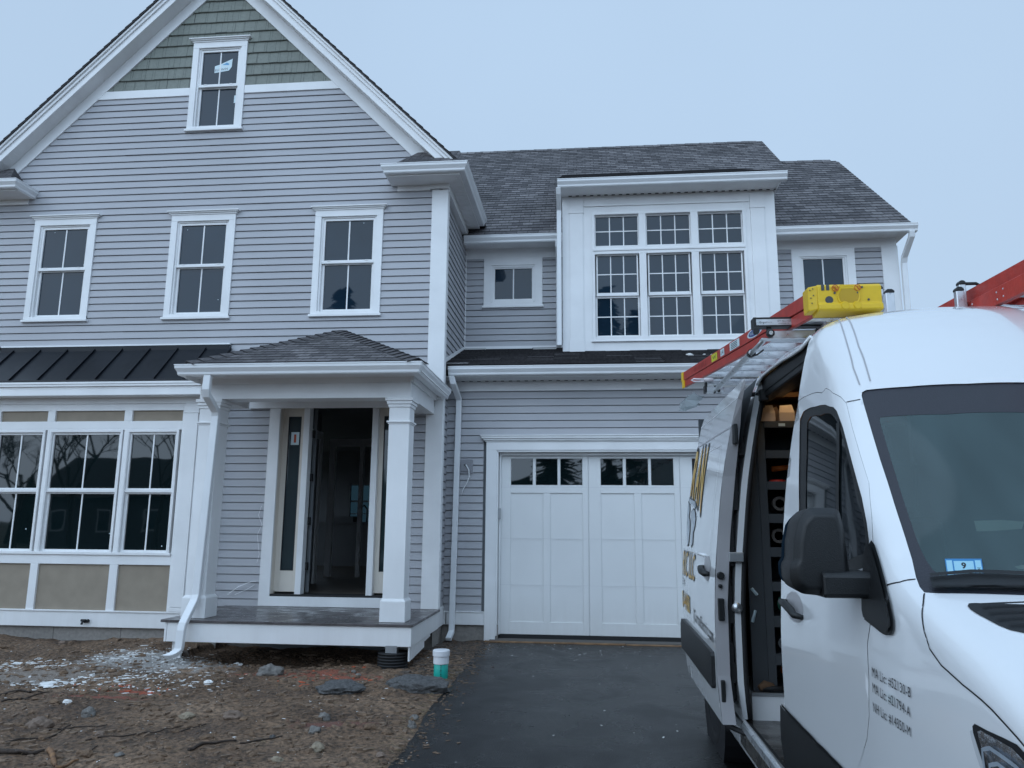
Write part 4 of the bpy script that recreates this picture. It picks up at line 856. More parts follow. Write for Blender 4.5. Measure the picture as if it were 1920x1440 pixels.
m = MB(); gutter_front(m, -4.50, -1.90, 8.10, 3.135); gutter_corner(m, -1.90, 8.10, 3.135); gutter_side(m, 8.10, 9.80, -1.90, 3.135); P = gprof(0,0)
m.prism(P, lambda p:(-4.50, 8.10-p[0], 3.015+p[1]), lambda p:(-4.50-p[0]*.7, 8.10-p[0], 3.015+p[1])); m.prism(P, lambda p:(-4.50-p[0]*.7, 9.2, 3.015+p[1]), lambda p:(-4.50-p[0]*.7, 8.10-p[0], 3.015+p[1]))
m.build('porch_gutter', M['gutter'], H)
m = MB(); m.box(-4.42, -1.86, 8.06, 8.075, 3.12, 3.155); m.build('drip_edge', M['gutter'], H)
hipA = Vector((-3.284, W-.025, 3.955)); c0 = Vector((-4.46, 8.03, 3.155)); c1 = Vector((-1.83, 8.03, 3.155)); c2 = Vector((-1.83, W-.025, 3.155)); c3 = Vector((-4.46, W-.025, 3.155))
m = MB()
def hip_face(m, A, B_, T):     # triangle A-B_-T in courses
    U_ = (B_-A).normalized(); Vv = (T-A); Vv = (Vv-U_*Vv.dot(U_)); L_ = Vv.length; Vv = Vv/L_; tu = (T-A).dot(U_); w = (B_-A).length; Nn = U_.cross(Vv)
    if Nn.z < 0: Nn = -Nn
    shingles(m, A, U_, Vv, Nn, lambda a, b: [((tu*a/L_, tu*b/L_), (w+(tu-w)*a/L_, w+(tu-w)*b/L_))], L_, th=.006)
hip_face(m, c0, c1, hipA); hip_face(m, c1, c2, hipA); hip_face(m, c3, c0, hipA)
m.add([c0-Vector((0,0,.02)),c1-Vector((0,0,.02)),c2-Vector((0,0,.02)),c3-Vector((0,0,.02))], [(0,1,2,3)], [[(0,0),(2,0),(2,1),(0,1)]])
m.add([c0,c1,c1-Vector((0,0,.02)),c0-Vector((0,0,.02))], [(0,1,2,3)], [[(0,0),(2,0),(2,.02),(0,.02)]])
pr_ = m.build('porch_roof', M['roof'], H, fix=False)
m = MB()
for c_ in (c0, c1):
    d_ = hipA-c_; L_ = d_.length; d_.normalize(); sd_ = d_.cross(Vector((0,0,1))).normalized(); nn = sd_.cross(d_).normalized(); n_ = int(L_/.14)
    for i in range(n_):
        q = c_+d_*(.14*i-.01); e_ = c_+d_*(.14*(i+1)+.02)
        m.add([q+nn*.030, q+sd_*.13-nn*.022+nn*.0, e_+sd_*.12-nn*.032, e_+nn*.012, q-sd_*.13-nn*.022, e_-sd_*.12-nn*.032, q+nn*.018, q+sd_*.13-nn*.034, q-sd_*.13-nn*.034],
              [(0,1,2,3),(4,0,3,5),(6,7,1,0),(8,6,0,4)], [[(0,0),(.13,0),(.13,.14),(0,.14)]]*2+[[(0,0)]*4]*2)
m.build('hip_cap', M['roof'], pr_, fix=False)
spout([(-4.02,8.02,3.01),(-4.03,8.03,2.93),(-4.05,8.06,2.86),(-4.06,8.32,2.70),(-4.06,8.345,2.62),(-4.295,8.345,.74)] if False else [(-4.215,8.05,3.015),(-4.225,8.055,2.86),(-4.235,8.09,2.80),(-4.24,8.33,2.66),(-4.245,8.36,2.60),(-4.31,8.36,.62),(-4.315,8.34,.55),(-4.33,8.16,.33),(-4.335,8.15,.27),(-4.345,8.15,.09),(-4.352,8.145,.055)], .085, .06)
m = MB()
for k in range(7): a = k/6; m.rect([(-4.350-.012*k,8.140-.008*k,.058-.0125*k*(1-a*.45)),(-4.362-.012*k,8.130-.008*k,.044-.0125*k*(1-a*.45))], .094 if k % 2 else .086, .064)
m.build('downspout_elbow', M['gutter'], H, bevel=.003)
# --- front door
m = MB(); m.box(-4.21,-4.065,W-.036,W-.001,.362,3.03); m.box(-2.445,-2.30,W-.036,W-.001,.362,3.03); m.box(-4.065,-2.445,W-.036,W-.001,2.955,3.03); m.build('door_casing', M['white'], H, bevel=.003)
m = MB(); m.box(-4.065,-2.445,W-.05,W+.05,.362,.482); m.build('door_riser', M['white'], H, bevel=.003)
m = MB(); m.box(-4.09,-2.42,W-.02,W+.2,.483,.506); m.build('threshold', M['rubber'], H)
m = MB()
for a, b in ((-4.10,-4.07),(-2.445,-2.415)): m.box(a, b, W-.005, W+.16, .506, 2.95)
m.box(-4.07,-2.445,W-.0,W+.16,2.945,2.975)
fd = m.build('front_door_frame', M['cream'], H, bevel=.002)
for a, b in ((-3.762,-3.682),(-2.828,-2.748)):
    m = MB(); m.box(a, b, W+.03, W+.16, .50, 2.945); m.build('mullion', M['white'], fd, bevel=.003)
for a, b, g0, g1 in ((-4.07,-3.762,-3.995,-3.822),(-2.748,-2.445,-2.685,-2.512)):
    m = MB(); y0, y1 = W+.10, W+.135; m.box(a, g0, y0, y1, .53, 2.945); m.box(g1, b, y0, y1, .53, 2.945); m.box(g0, g1, y0, y1, .53, .797); m.box(g0, g1, y0, y1, 2.808, 2.945); m.build('sidelight', M['cream'], fd, bevel=.002)
    m = MB(); m.box(g0, g1, y0+.012, y0+.02, .797, 2.808); m.build('pane', M['side_glass'], fd)
    m = MB(); m.box(g0, g0+.008, y0-.003, y0+.012, .797, 2.808); m.box(g1-.008, g1, y0-.003, y0+.012, .797, 2.808); m.box(g0, g1, y0-.003, y0+.012, .797, .805); m.box(g0, g1, y0-.003, y0+.012, 2.80, 2.808); m.build('glazing_bead', M['ink'], fd)
m = MB(); m.box(-3.955,-3.845,W+.108,W+.110,2.43,2.60); m.build('paper_label', M['sticker'], fd)
m = MB(); m.box(-3.915,-3.885,W+.106,W+.108,2.46,2.57); m.build('label_mark', M['orange'], fd)
m = MB()
for z in (.80,1.38,1.95,2.53): m.box(-3.682,-3.655,W+.15,W+.20,z,z+.10); m.box(-2.832,-2.826,W+.06,W+.08,z,z+.10)
m.build('hinge', M['rubber'], fd)
m = MB(); m.box(-3.70,-3.655,W+.24,W+.27,.515,2.93); m.build('door_stop', M['inner'], fd, bevel=.002)
# thin cables at the porch wall
m = MB(); m.tube([(-4.27,W-.03,.62),(-4.36,W-.06,.56),(-4.5,W-.08,.5)], .004, 5); m.tube([(-4.6,W-.06,.50),(-4.45,W-.10,.60),(-4.30,W-.08,.66),(-4.24,W-.05,.665)], .006, 6); m.build('loose_cable', bpy.data.materials['cable_white'], H)
m = MB(); m.tube([(-4.24,W-.04,1.62),(-4.27,W-.045,1.5),(-4.21,W-.06,1.38),(-4.27,W-.045,1.25),(-4.24,W-.045,1.08),(-4.22,W-.06,1.0),(-4.25,W-.045,.9)], .0025, 5); m.build('thin_wire', bpy.data.materials['cable_white'], H)
# interior seen through the door
M['floor'] = mat('subfloor', (.10,.085,.07), .55, var=.3, vscale=3)
m = MB(); m.box(-8.6,XR-.12,W+.2,18,.40,.50); m.build('hall_floor', M['floor'], H)
m = MB(); m.box(-8.6,XR-.12,W+.15,18,3.10,3.2); m.build('hall_ceiling', M['inner'], H)
m = MB()      # back wall: window hole, plus an unseen opening added to light the rooms
hx0, hx1, hz0, hz1 = -5.62, -4.80, 1.36, 2.32; m.box(-6.4,hx0,17.9,18,.4,3.2); m.box(-8.6,-6.4,17.9,18,.4,.7); m.box(-8.6,-6.4,17.9,18,2.7,3.2); m.box(hx1,XR,17.9,18,.4,3.2); m.box(hx0,hx1,17.9,18,.4,hz0); m.box(hx0,hx1,17.9,18,hz1,3.2); m.box(-8.8,XR,17.98,18.08,3.2,6.0)
m.box(-4.32,-4.20,W+.16,11.75,.5,3.1); m.box(-4.95,-4.32,11.63,11.75,.5,3.1); m.box(-8.0,-6.6,14.5,14.6,.5,3.1); m.box(-2.55,-2.43,W+.2,14.2,.5,3.1)
m.build('hall_wall', M['inner'], H)
hw_ = MB(); hw_.box(hx0-.06,hx0+.03,17.84,17.9,hz0-.06,hz1+.06); hw_.box(hx1-.03,hx1+.06,17.84,17.9,hz0-.06,hz1+.06); hw_.box(hx0,hx1,17.84,17.9,hz1-.03,hz1+.06); hw_.box(hx0,hx1,17.84,17.9,hz0-.06,hz0+.03); hw_.box(hx0,hx1,17.86,17.9,1.90,1.94); hw_.box(hx0,hx1,17.86,17.9,1.62,1.64); hw_.box(-5.03,-4.99,17.86,17.9,hz0,hz1)
hw_ = hw_.build('kitchen_window', M['inner'], H); m = MB(); m.box(hx0,hx1,17.92,17.93,hz0,hz1); m.build('pane', seeglass('back_glass', (.20,.28,.30), .75, (.03,.04,.045)), hw_)
m = MB(); m.box(-6.4,-4.0,16.6,17.2,.5,1.40); m.box(-6.5,-3.9,16.55,17.25,1.40,1.44); m.tube([(-4.9,16.9,1.44),(-4.9,16.9,1.72),(-4.95,16.85,1.80),(-5.03,16.8,1.76)], .02, 8); m.box(-5.6,-5.15,16.7,17.0,1.44,1.56); m.build('kitchen_counter', M['inner'], H)
m = MB(); m.box(-4.21,-4.17,10.95,11.05,.5,2.7); m.box(-4.21,-4.17,11.66,11.77,.5,2.7); m.box(-4.21,-4.17,10.95,11.77,2.7,2.82); m.box(-4.21,-4.18,10.0,10.95,.5,.64); m.build('inner_door_casing', M['white'], H)
m = MB(); m.box(-4.55,-4.45,13.2,13.3,.5,2.75); m.box(-4.55,-3.2,13.2,13.3,2.75,2.88); m.box(-4.0,-3.93,13.2,13.28,.5,2.75); m.build('inner_door_casing', M['white'], H)
m = MB(); m.box(-7.9,-7.0,9.9,12.2,.5,3.1); m.build('dining_room_partition', M['inner'], H)
# ================================================================ the van
def lerp_tab(T,x):
    # monotone smooth table interpolation (catmull-rom on non uniform)
    n=len(T)
    if x<=T[0][0]: return T[0][1]
    if x>=T[-1][0]: return T[-1][1]
    for i in range(n-1):
        if x<=T[i+1][0]: break
    x0,y0=T[i];x1,y1=T[i+1];h=x1-x0;d=(y1-y0)/h
    def sl(j):
        if j<=0 or j>=n-1: return None
        a=(T[j][1]-T[j-1][1])/(T[j][0]-T[j-1][0]);b=(T[j+1][1]-T[j][1])/(T[j+1][0]-T[j][0])
        return 0 if a*b<=0 else 2*a*b/(a+b)
    m0=sl(i);m1=sl(i+1)
    if m0 is None: m0=d
    if m1 is None: m1=d
    t=(x-x0)/h
    return (2*t**3-3*t*t+1)*y0+(t**3-2*t*t+t)*h*m0+(-2*t**3+3*t*t)*y1+(t**3-t*t)*h*m1
VX,VY,VZ=1.85,1.2,-0.15
WP=[(.2,.94),(.45,.985),(.7,1.0),(1.0,1.0),(1.25,.988),(1.5,.963),(1.78,.93),(2.13,.868),(2.43,.80),(2.6,.745),(2.8,.66)]
TAP=[(0,.34),(.06,.22),(.15,.15),(.3,.085),(.6,.035),(1.0,.01),(1.4,0),(7,0)]
TC=[(-.3,.1),(-.15,.45),(-.03,.80),(.05,.97),(.2,1.1),(.5,1.24),(.8,1.34),(.98,1.40),(1.06,1.45),(1.75,2.13),(1.9,2.26),(2.1,2.40),(2.35,2.53),(2.7,2.635),(3.1,2.695),(3.6,2.705),(8,2.71)]
def wside(d,h):
    w=lerp_tab(WP,h)-lerp_tab(TAP,d)
    if h>1.3 and d<2.5:
        w-=.06*min(1,(h-1.3)/.7)*((2.5-d)/1.3)**2
    if d>2.52 and h>2.482: w-=(h-2.482)*1.2*min(1,(d-2.52)/.4)
    return w
def vtop(x,d):
    q=(abs(x)/.9)**2.2
    sh=.20 if d>1.0 else .2
    h=lerp_tab(TC,d-sh*q)
    if d>2.0: h-=.05*q*min(1,(d-2.0)/.6)+.07*q*max(0,min(1,(d-2.52)/.5))
    return h
def section(d,ns=26,nb=8,nt=22):
    # find corner
    lo,hi=.25,2.8
    for _ in range(40):
        m=(lo+hi)/2
        if vtop(wside(d,m),d)>m: lo=m
        else: hi=m
    hc=lo; xc=wside(d,hc)
    r=.07 if d<1.3 else .07+.11*min(1,(d-1.3)/1.4)
    if d<.3: r=.07+.1*(.3-d)/.3
    hs=max(.26,hc-r)
    pts=[]
    for i in range(ns):
        h=.25+(hs-.25)*i/(ns-1) ; pts.append((wside(d,h),h))
    xe=max(.05,xc-r)
    p0=pts[-1];p2=(xe,vtop(xe,d));p1=(xc,hc)
    for i in range(1,nb+1):
        t=i/nb; pts.append(((1-t)**2*p0[0]+2*t*(1-t)*p1[0]+t*t*p2[0],(1-t)**2*p0[1]+2*t*(1-t)*p1[1]+t*t*p2[1]))
    for i in range(1,nt+1):
        x=xe*(1-i/nt); pts.append((x,vtop(x,d)))
    return pts   # ns+nb+nt points, param s = index
NS=26+8+22
_sec={}
def VS(d,s):
    k0=round(d*500)/500
    key=round(d*500)
    def sec(k):
        if k not in _sec:_sec[k]=section(k/500)
        return _sec[k]
    a=math.floor(d*500);f=d*500-a
    A=sec(a);B=sec(a+1)
    s=max(0,min(NS-1,s));i=min(NS-2,int(s));g=s-i
    x=(A[i][0]*(1-g)+A[i+1][0]*g)*(1-f)+(B[i][0]*(1-g)+B[i+1][0]*g)*f
    h=(A[i][1]*(1-g)+A[i+1][1]*g)*(1-f)+(B[i][1]*(1-g)+B[i+1][1]*g)*f
    return x,h
def VP(d,s,off=0.0):
    x,h=VS(d,s)
    p=(VX-x,VY+d,VZ+h)
    if off:
        e=.01
        x1,h1=VS(d+e,s);x0,h0=VS(max(0,d-e),s);x3,h3=VS(d,min(NS-1,s+.3));x2,h2=VS(d,max(0,s-.3))
        a=(-(x1-x0),2*e,h1-h0);b=(-(x3-x2),0,h3-h2)
        n=(a[1]*b[2]-a[2]*b[1],a[2]*b[0]-a[0]*b[2],a[0]*b[1]-a[1]*b[0])
        L=math.sqrt(sum(c*c for c in n)) or 1
        n=tuple(c/L for c in n)
        sg=1
        # outward: for side, -X
        if n[0]*(-x)+n[2]*(h-1.2)+n[1]*(-0.3)<0: sg=-1
        p=tuple(p[i]+off*sg*n[i] for i in range(3))
    return p

FE={'cutA':[(2.46,22.68),(2.298,23.45),(2.102,24.51),(1.966,26.39),(1.9,27.82),(1.851,28.62),(1.754,28.65),(1.631,29.13),(1.546,29.46),(1.457,28.17),(1.414,27.05),(1.382,25.79),(1.371,24.23),(1.366,23.04),(1.357,22.2),(1.359,21.35),(1.385,19.71),(1.388,19.29),(1.38,17.4),(1.394,15.01),(1.429,13.12),(1.488,11.28),(1.53,10.16)],'win':[(2.263,17.72),(2.323,20.1),(2.386,21.79),(2.307,22.58),(2.159,23.4),(1.971,24.74),(1.887,26.07),(1.801,26.5),(1.667,26.77),(1.541,27.02),(1.421,26.84),(1.376,25.88),(1.312,24.97),(1.395,23.33),(1.595,20.16),(1.895,16.52),(2.199,14.61)],'glass':[(2.157,18.21),(2.218,20.51),(2.271,22.23),(2.228,22.66),(2.092,23.5),(1.925,24.9),(1.876,25.65),(1.813,25.45),(1.707,25.37),(1.587,25.46),(1.465,25.25),(1.426,24.38),(1.385,24.07),(1.6,20.45),(1.9,16.82),(2.102,15.47)],'divider':[(1.879,25.06),(1.811,23.94),(1.765,21.6),(1.712,19.62)],'tri':[(1.408,26.13),(1.385,26.67),(1.332,26.63),(1.266,26.09),(1.215,25.13),(1.183,24.28),(1.182,23.84),(1.197,23.44),(1.221,23.12),(1.35,21.63),(1.393,21.11),(1.383,22.35),(1.404,23.61)],'wsO':[(1.705,47.28),(1.737,42.3),(1.789,36.62),(1.838,32.19),(1.838,31.57),(1.826,31.4),(1.786,31.45),(1.684,31.83),(1.586,32.22),(1.506,32.6),(1.423,32.89),(1.347,33.08),(1.264,33.04),(1.202,32.32),(1.156,31.75),(1.122,31.66),(1.077,34.83),(1.033,37.81)],'wsI':[(1.594,45.7),(1.646,39.38),(1.718,33.26),(1.708,33.13),(1.603,33.39),(1.517,33.56),(1.435,33.68),(1.379,33.78),(1.323,33.83),(1.283,33.88),(1.249,33.92),(1.216,34.02),(1.184,34.23),(1.153,35.74),(1.11,38.86)],'wiper':[(1.172,33.65),(1.103,38.77),(1.054,38.09),(1.115,33.11)],'hoodcut':[(1.116,31.52),(1.045,28.62),(1.041,28.22),(1.007,26.55),(0.967,24.73),(0.908,24.55),(0.809,24.72),(0.694,25.12),(0.621,25.44),(0.605,24.91),(0.599,24.85)],'fendcut':[(1.261,26.36),(1.217,29.33),(1.194,32.06)],'vent':[(1.004,33.97),(1.015,34.21),(1.016,34.57),(1.003,35.43),(0.979,37.11),(0.841,35.19),(0.862,34.71),(0.889,34.44),(0.924,34.24),(0.96,34.01),(0.984,33.93)],'hl':[(0.771,22.85),(0.761,23.08),(0.715,23.52),(0.651,24.17),(0.607,24.72),(0.59,24.77)],'hl2':[(0.732,21.1),(0.754,21.96),(0.769,22.51)],'lens':[(0.747,22.91),(0.735,23.17),(0.683,23.68),(0.621,24.34),(0.591,24.64)],'lens2':[(0.714,21.4),(0.728,21.91),(0.742,22.54)],'strip':[(2.502,6.28),(2.452,6.28),(2.391,6.3),(2.168,6.58),(1.972,7.0),(1.799,7.67),(1.697,8.17)],'stripL':[(2.533,5.6),(2.545,4.84),(2.538,4.15),(2.492,3.75)],'openF':[(2.557,28.32),(2.469,25.87),(2.47,23.76),(2.468,22.68),(2.486,21.16),(2.494,19.66),(2.485,17.78),(2.512,17.4),(2.516,14.65),(2.489,12.07),(2.484,10.0),(2.485,8.25),(2.477,6.67),(2.43,6.25)],'handle':[(2.389,12.22),(2.256,12.88),(2.155,13.04),(2.122,12.68),(2.168,11.96),(2.295,11.49),(2.386,11.62)],'seam1':[(2.512,32.22),(2.165,31.38),(1.964,31.2),(1.872,31.49)],'seam2':[(2.42,33.12),(2.077,32.72),(1.865,33.01)],'seam3':[(1.852,28.78),(1.815,31.1)],'txt':[(1.346,18.22),(1.078,20.58),(1.344,17.29),(1.085,19.31),(1.347,16.07),(1.091,18.05),(1.345,18.84),(1.076,21.21)],'sticker':[(1.232,35.08),(1.2,37.27),(1.144,36.73),(1.174,34.59)],'paper':[(1.33,38.37),(1.29,41.48),(1.269,41.18),(1.299,38.11)]}

TG = thing('cargo_van', 'white high roof electrician cargo van with its sliding side door open and black wing mirror', 'van', (VX, 4.2, -.13))
SC_ = .09
def inside(p, poly):
    x, y = p; r = False; n = len(poly)
    for i in range(n):
        x0, y0 = poly[i]; x1, y1 = poly[(i+1) % n]
        if (y0 > y) != (y1 > y) and x < (x1-x0)*(y-y0)/(y1-y0)+x0: r = not r
    return r
def dens(poly, closed=True, step=.06):
    o = []; n = len(poly)
    for i in range(n if closed else n-1):
        a = poly[i]; b = poly[(i+1) % n]; L_ = math.hypot(b[0]-a[0], (b[1]-a[1])*SC_); k = max(1, int(L_/step))
        o += [(a[0]+(b[0]-a[0])*j/k, a[1]+(b[1]-a[1])*j/k) for j in range(k)]
    if not closed: o.append(poly[-1])
    return o
def smoothp(poly, it=1):      # Chaikin corner cutting
    for _ in range(it):
        o = []; n = len(poly)
        for i in range(n): a = poly[i]; b = poly[(i+1) % n]; o += [(a[0]*.75+b[0]*.25, a[1]*.75+b[1]*.25), (a[0]*.25+b[0]*.75, a[1]*.25+b[1]*.75)]
        poly = o
    return poly
def shrink(poly, q):
    P = [(a, b*SC_) for a, b in poly]; n = len(P); A = sum(P[i][0]*P[(i+1)%n][1]-P[(i+1)%n][0]*P[i][1] for i in range(n)); sg = 1 if A > 0 else -1; o = []
    for i in range(n):
        a, b = P[i-1], P[(i+1)%n]; tx, ty = b[0]-a[0], b[1]-a[1]; L_ = math.hypot(tx, ty) or 1; o.append((P[i][0]-sg*ty/L_*q, (P[i][1]+sg*tx/L_*q)/SC_))
    return o
def region(m, outer, holes, fmap, ds=.06, ss=1.0):
    outer = dens(outer); holes = [dens(h) for h in holes]
    V_ = []; E_ = []
    for L_ in [outer]+holes:
        o = len(V_); V_ += [Vector((a, b*SC_)) for a, b in L_]; E_ += [(o+i, o+(i+1) % len(L_)) for i in range(len(L_))]
    x0, x1 = min(p[0] for p in outer), max(p[0] for p in outer); y0, y1 = min(p[1] for p in outer), max(p[1] for p in outer)
    nx, ny = int((x1-x0)/ds)+1, int((y1-y0)/ss)+1
    for i in range(1, nx):
        for j in range(1, ny):
            p = (x0+(x1-x0)*i/nx+1e-4, y0+(y1-y0)*j/ny+1e-3)
            if inside(p, outer) and not any(inside(p, h) for h in holes): V_.append(Vector((p[0], p[1]*SC_)))
    r = delaunay_2d_cdt(V_, E_, [], 0, 1e-5); vo, fo = r[0], r[2]; fs = []
    for f in fo:
        c = (sum(vo[k].x for k in f)/len(f), sum(vo[k].y for k in f)/len(f)/SC_)
        if inside(c, outer) and not any(inside(c, h) for h in holes): fs.append(tuple(f))
    m.add([fmap(v.x, v.y/SC_) for v in vo], fs)
def VM(off=0, mir=False):
    def f(d, s):
        p = VP(d, max(0, s), off)
        return (2*VX-p[0], p[1], p[2]) if mir else p
    return f
def s_of(d, h): hs = section(d)[25][1]; return 25*(h-.25)/(hs-.25)
def arch(dc, r, n=22): return [(dc+r*math.cos(PI*k/n), s_of(max(0, dc+r*math.cos(PI*k/n)), .36+r*math.sin(PI*k/n))) for k in range(n+1)]+[(dc-r, -1.5), (dc+r, -1.5)]
def ribbon(m, pl_, w, off, mir=False):
    pl_ = dens(pl_, False, .03); F_ = VM(off, mir); P = [Vector(F_(*p)) for p in pl_]; vv = []
    for i, p in enumerate(P):
        t_ = (P[min(i+1, len(P)-1)]-P[max(i-1, 0)]).normalized(); d_, s_ = pl_[i]
        q = Vector(F_(d_+.01, s_)) if abs(t_.y) < .7 else Vector(F_(d_, min(NS-1, s_+.15))); n_ = (q-p); n_ = (n_-t_*n_.dot(t_)).normalized()
        vv += [p-n_*w/2, p+n_*w/2]
    m.add(vv, [(2*i, 2*i+1, 2*i+3, 2*i+2) for i in range(len(P)-1)])
DOOR = FE['cutA']+[(1.57,8.0),(1.63,5.0),(1.66,2.4),(2.50,2.4),(2.50,4.5),(2.477,6.67),(2.485,8.25),(2.485,10),(2.489,12.07),(2.505,14.65),(2.505,17.4),(2.492,19.66),(2.483,21.16)]
WIN = [(2.263,17.72),(2.323,20.1),(2.386,21.79),(2.345,22.35),(2.307,22.58),(2.159,23.4),(1.971,24.74),(1.887,26.0),(1.801,26.5),(1.667,26.77),(1.541,27.0),(1.47,26.4),(1.43,25.4),(1.42,24.4),(1.44,23.3),(1.595,20.16),(1.895,16.52),(2.199,14.61)]
GLS = [(2.17,18.0),(2.218,20.51),(2.271,22.0),(2.228,22.5),(2.092,23.3),(1.925,24.75),(1.86,25.3),(1.80,25.4),(1.707,25.37),(1.587,25.46),(1.49,25.0),(1.46,24.38),(1.48,23.4),(1.62,20.6),(1.9,17.2),(2.11,15.9)]
WSO = [(1.69,53),(1.698,50)]+FE['wsO']+[(1.0,45),(.99,53)]; WSI = [(1.58,53)]+FE['wsI']+[(1.075,45),(1.065,53)]
OPEN = [(2.55,28.0),(2.475,25.87),(2.475,23.7),(2.47,22.68),(2.486,21.16),(2.494,19.66),(2.507,17.4),(2.507,14.65),(2.489,12.07),(2.485,10),(2.485,8.25),(2.477,6.67),(2.49,5),(2.50,2.6),(3.54,2.6),(3.60,4.5),(3.60,23.3),(3.57,24.2),(3.50,24.55),(3.233,24.55),(2.965,24.75),(2.8,25.3),(2.63,26.4)]
FULL = [(0,0),(5.93,0),(5.93,NS-1),(0,NS-1)]
FULL = dens(FULL, True, .2)
for mir in (False, True):
    m = MB(); hs_ = [DOOR, WSO, arch(1.03,.46), arch(4.69,.46)]
    if not mir: hs_ = [[(d, s) for d, s in DOOR[:-11]]+[(1.66,2.4),(2.495,2.4)]+OPEN[13:]+OPEN[:4], WSO, arch(1.03,.46), arch(4.69,.46)]
    region(m, FULL, hs_, VM(0, mir))
    if not mir:
        for d_ in (0.0, 5.93):
            P = [VP(d_, s) for s in range(NS)]; Q = [(2*VX-p[0], p[1], p[2]) for p in P[::-1]][1:]; n = len(P+Q); m.add(P+Q, [tuple(range(n))])
    m.build('body', M['paint'], TG, smooth=True, fix=False)
    dm = MB(); region(dm, shrink(DOOR, .003), [WIN], VM(.0005, mir)); dr = dm.build('front_door', M['paint'], TG, smooth=True, fix=False)
    m = MB(); ribbon(m, DOOR+[DOOR[0]], .022, -.014, mir); m.build('door_seal', M['dark'], dr, fix=False)
    m = MB(); region(m, WIN, [GLS], VM(-.003, mir)); m.build('window_surround', M['black'], dr, smooth=True, fix=False)
    m = MB(); region(m, GLS, [], VM(-.006, mir)); m.build('pane', seeglass('van_side_glass', (.12,.16,.16), .25, (.008,.012,.014)) if not mir else bpy.data.materials['van_side_glass'], dr, smooth=True, fix=False)
    m = MB(); ribbon(m, [(1.86,25.3),(1.811,23.94),(1.765,21.6),(1.70,19.3)], .03, -.001, mir); m.build('window_divider', M['black'], dr, fix=False)
    m = MB(); region(m, shrink([(2.505,6.28),(2.452,6.28),(2.391,6.3),(2.168,6.58),(1.972,7.0),(1.799,7.67),(1.62,8.6),(1.62,7.2),(1.66,3.2),(2.51,3.2),(2.535,4.5)], 0), [], VM(.014, mir)); ribbon(m, [(2.505,6.28),(2.391,6.3),(2.168,6.58),(1.972,7.0),(1.799,7.67),(1.62,8.6)], .012, .008, mir); m.build('side_strip', M['black'], dr, smooth=True, fix=False)
    m = MB(); region(m, smoothp([(2.40,12.2),(2.27,13.0),(2.15,13.1),(2.11,12.6),(2.16,11.8),(2.295,11.3),(2.39,11.5)]), [], VM(.002, mir)); m.build('handle_recess', M['jamb'], dr, smooth=True, fix=False)
    F_ = VM(.032, mir); m = MB(); m.tube([VM(.004,mir)(2.375,11.98), F_(2.35,12.05), F_(2.27,12.2), F_(2.19,12.3), F_(2.14,12.32), VM(.004,mir)(2.115,12.35)], [.011,.014,.017,.017,.014,.010], 10); m.build('door_handle', M['black'], dr, smooth=True)
    m = MB(); region(m, [(d_, s) for d_, s in WSO], [WSI], VM(-.004, mir)); m.build('windshield_border', mat('ceramic_border', (.022,.022,.030), .3, bump=.25, bscale=220) if not mir else bpy.data.materials['ceramic_border'], TG, smooth=True, fix=False)
    m = MB(); region(m, WSI, [], VM(-.005, mir)); m.build('windshield', seeglass('windshield_glass', (.50,.66,.64), .42, (.085,.13,.135), .06) if not mir else bpy.data.materials['windshield_glass'], TG, smooth=True, fix=False)
    m = MB(); region(m, [(1.175,33.4),(1.155,36),(1.110,38.9),(1.07,45),(1.06,53),(1.005,53),(1.01,45),(1.05,38.1),(1.09,34.9),(1.115,33.0)], [], VM(.012, mir)); ribbon(m, [(1.170,33.4),(1.150,36),(1.105,38.9),(1.066,45),(1.055,53)], .016, .022, mir); ribbon(m, [(1.12,33.2),(1.095,35),(1.058,38.1),(1.02,45),(1.015,53)], .014, .02, mir); m.build('cowl_strip', M['black'], TG, smooth=True, fix=False)
    m = MB()
    ribbon(m, FE['hoodcut'][:1]+[(1.075,30),(1.045,28.4),(1.007,26.55),(.967,24.9),(.908,24.6),(.809,24.72),(.694,25.1),(.61,25.0),(.40,24.6),(.2,24.3),(.03,24)], .0042, .0015, mir); ribbon(m, FE['fendcut'], .005, .0015, mir); ribbon(m, [(1.852,28.7),(1.83,30),(1.815,31.1)], .004, .0015, mir)
    m.build('panel_gap', M['dark'], TG, fix=False)
    m = MB(); ribbon(m, [(2.9,32.6),(2.511,32.22),(2.165,31.5),(1.964,31.2),(1.872,31.49)], .006, .001, mir); ribbon(m, [(5.8,33.6),(2.9,33.6),(2.42,33.12),(2.077,32.72),(1.865,33.01)], .006, .001, mir); m.build('roof_seam', M['jamb'], TG, fix=False)
    v_ = [(1.004,33.97),(1.018,34.21),(1.016,34.57),(1.003,35.43),(.979,37.11),(.955,42),(.90,44.5),(.80,43),(.825,38),(.841,35.19),(.862,34.71),(.889,34.44),(.924,34.24),(.96,34.01),(.984,33.93)]
    m = MB(); region(m, v_, [], VM(.002, mir), .03, .5); hv = m.build('hood_vent', M['black'], TG, smooth=True, fix=False)
    m = MB()
    for a, b in ((.975,.36),(.94,.34),(.905,.345),(.87,.35)): ribbon(m, [(a+.015, 34.7 if a>.9 else 35.0),(a, 37),(a-.02,42)], .010, .010, mir)
    m.build('vent_slat', M['rubber'], hv, fix=False)
    hl_ = [(.771,22.85),(.761,23.15),(.715,23.52),(.651,24.17),(.607,24.62),(.52,24.6),(.32,24.2),(.16,22.5),(.12,18.5),(.20,14.8),(.40,13.5),(.56,14.5),(.66,17.2),(.732,21.1),(.754,21.96),(.769,22.51)]
    m = MB(); region(m, hl_, [], VM(.003, mir), .04, .7); hlo = m.build('headlight', M['dark'], TG, smooth=True, fix=False)
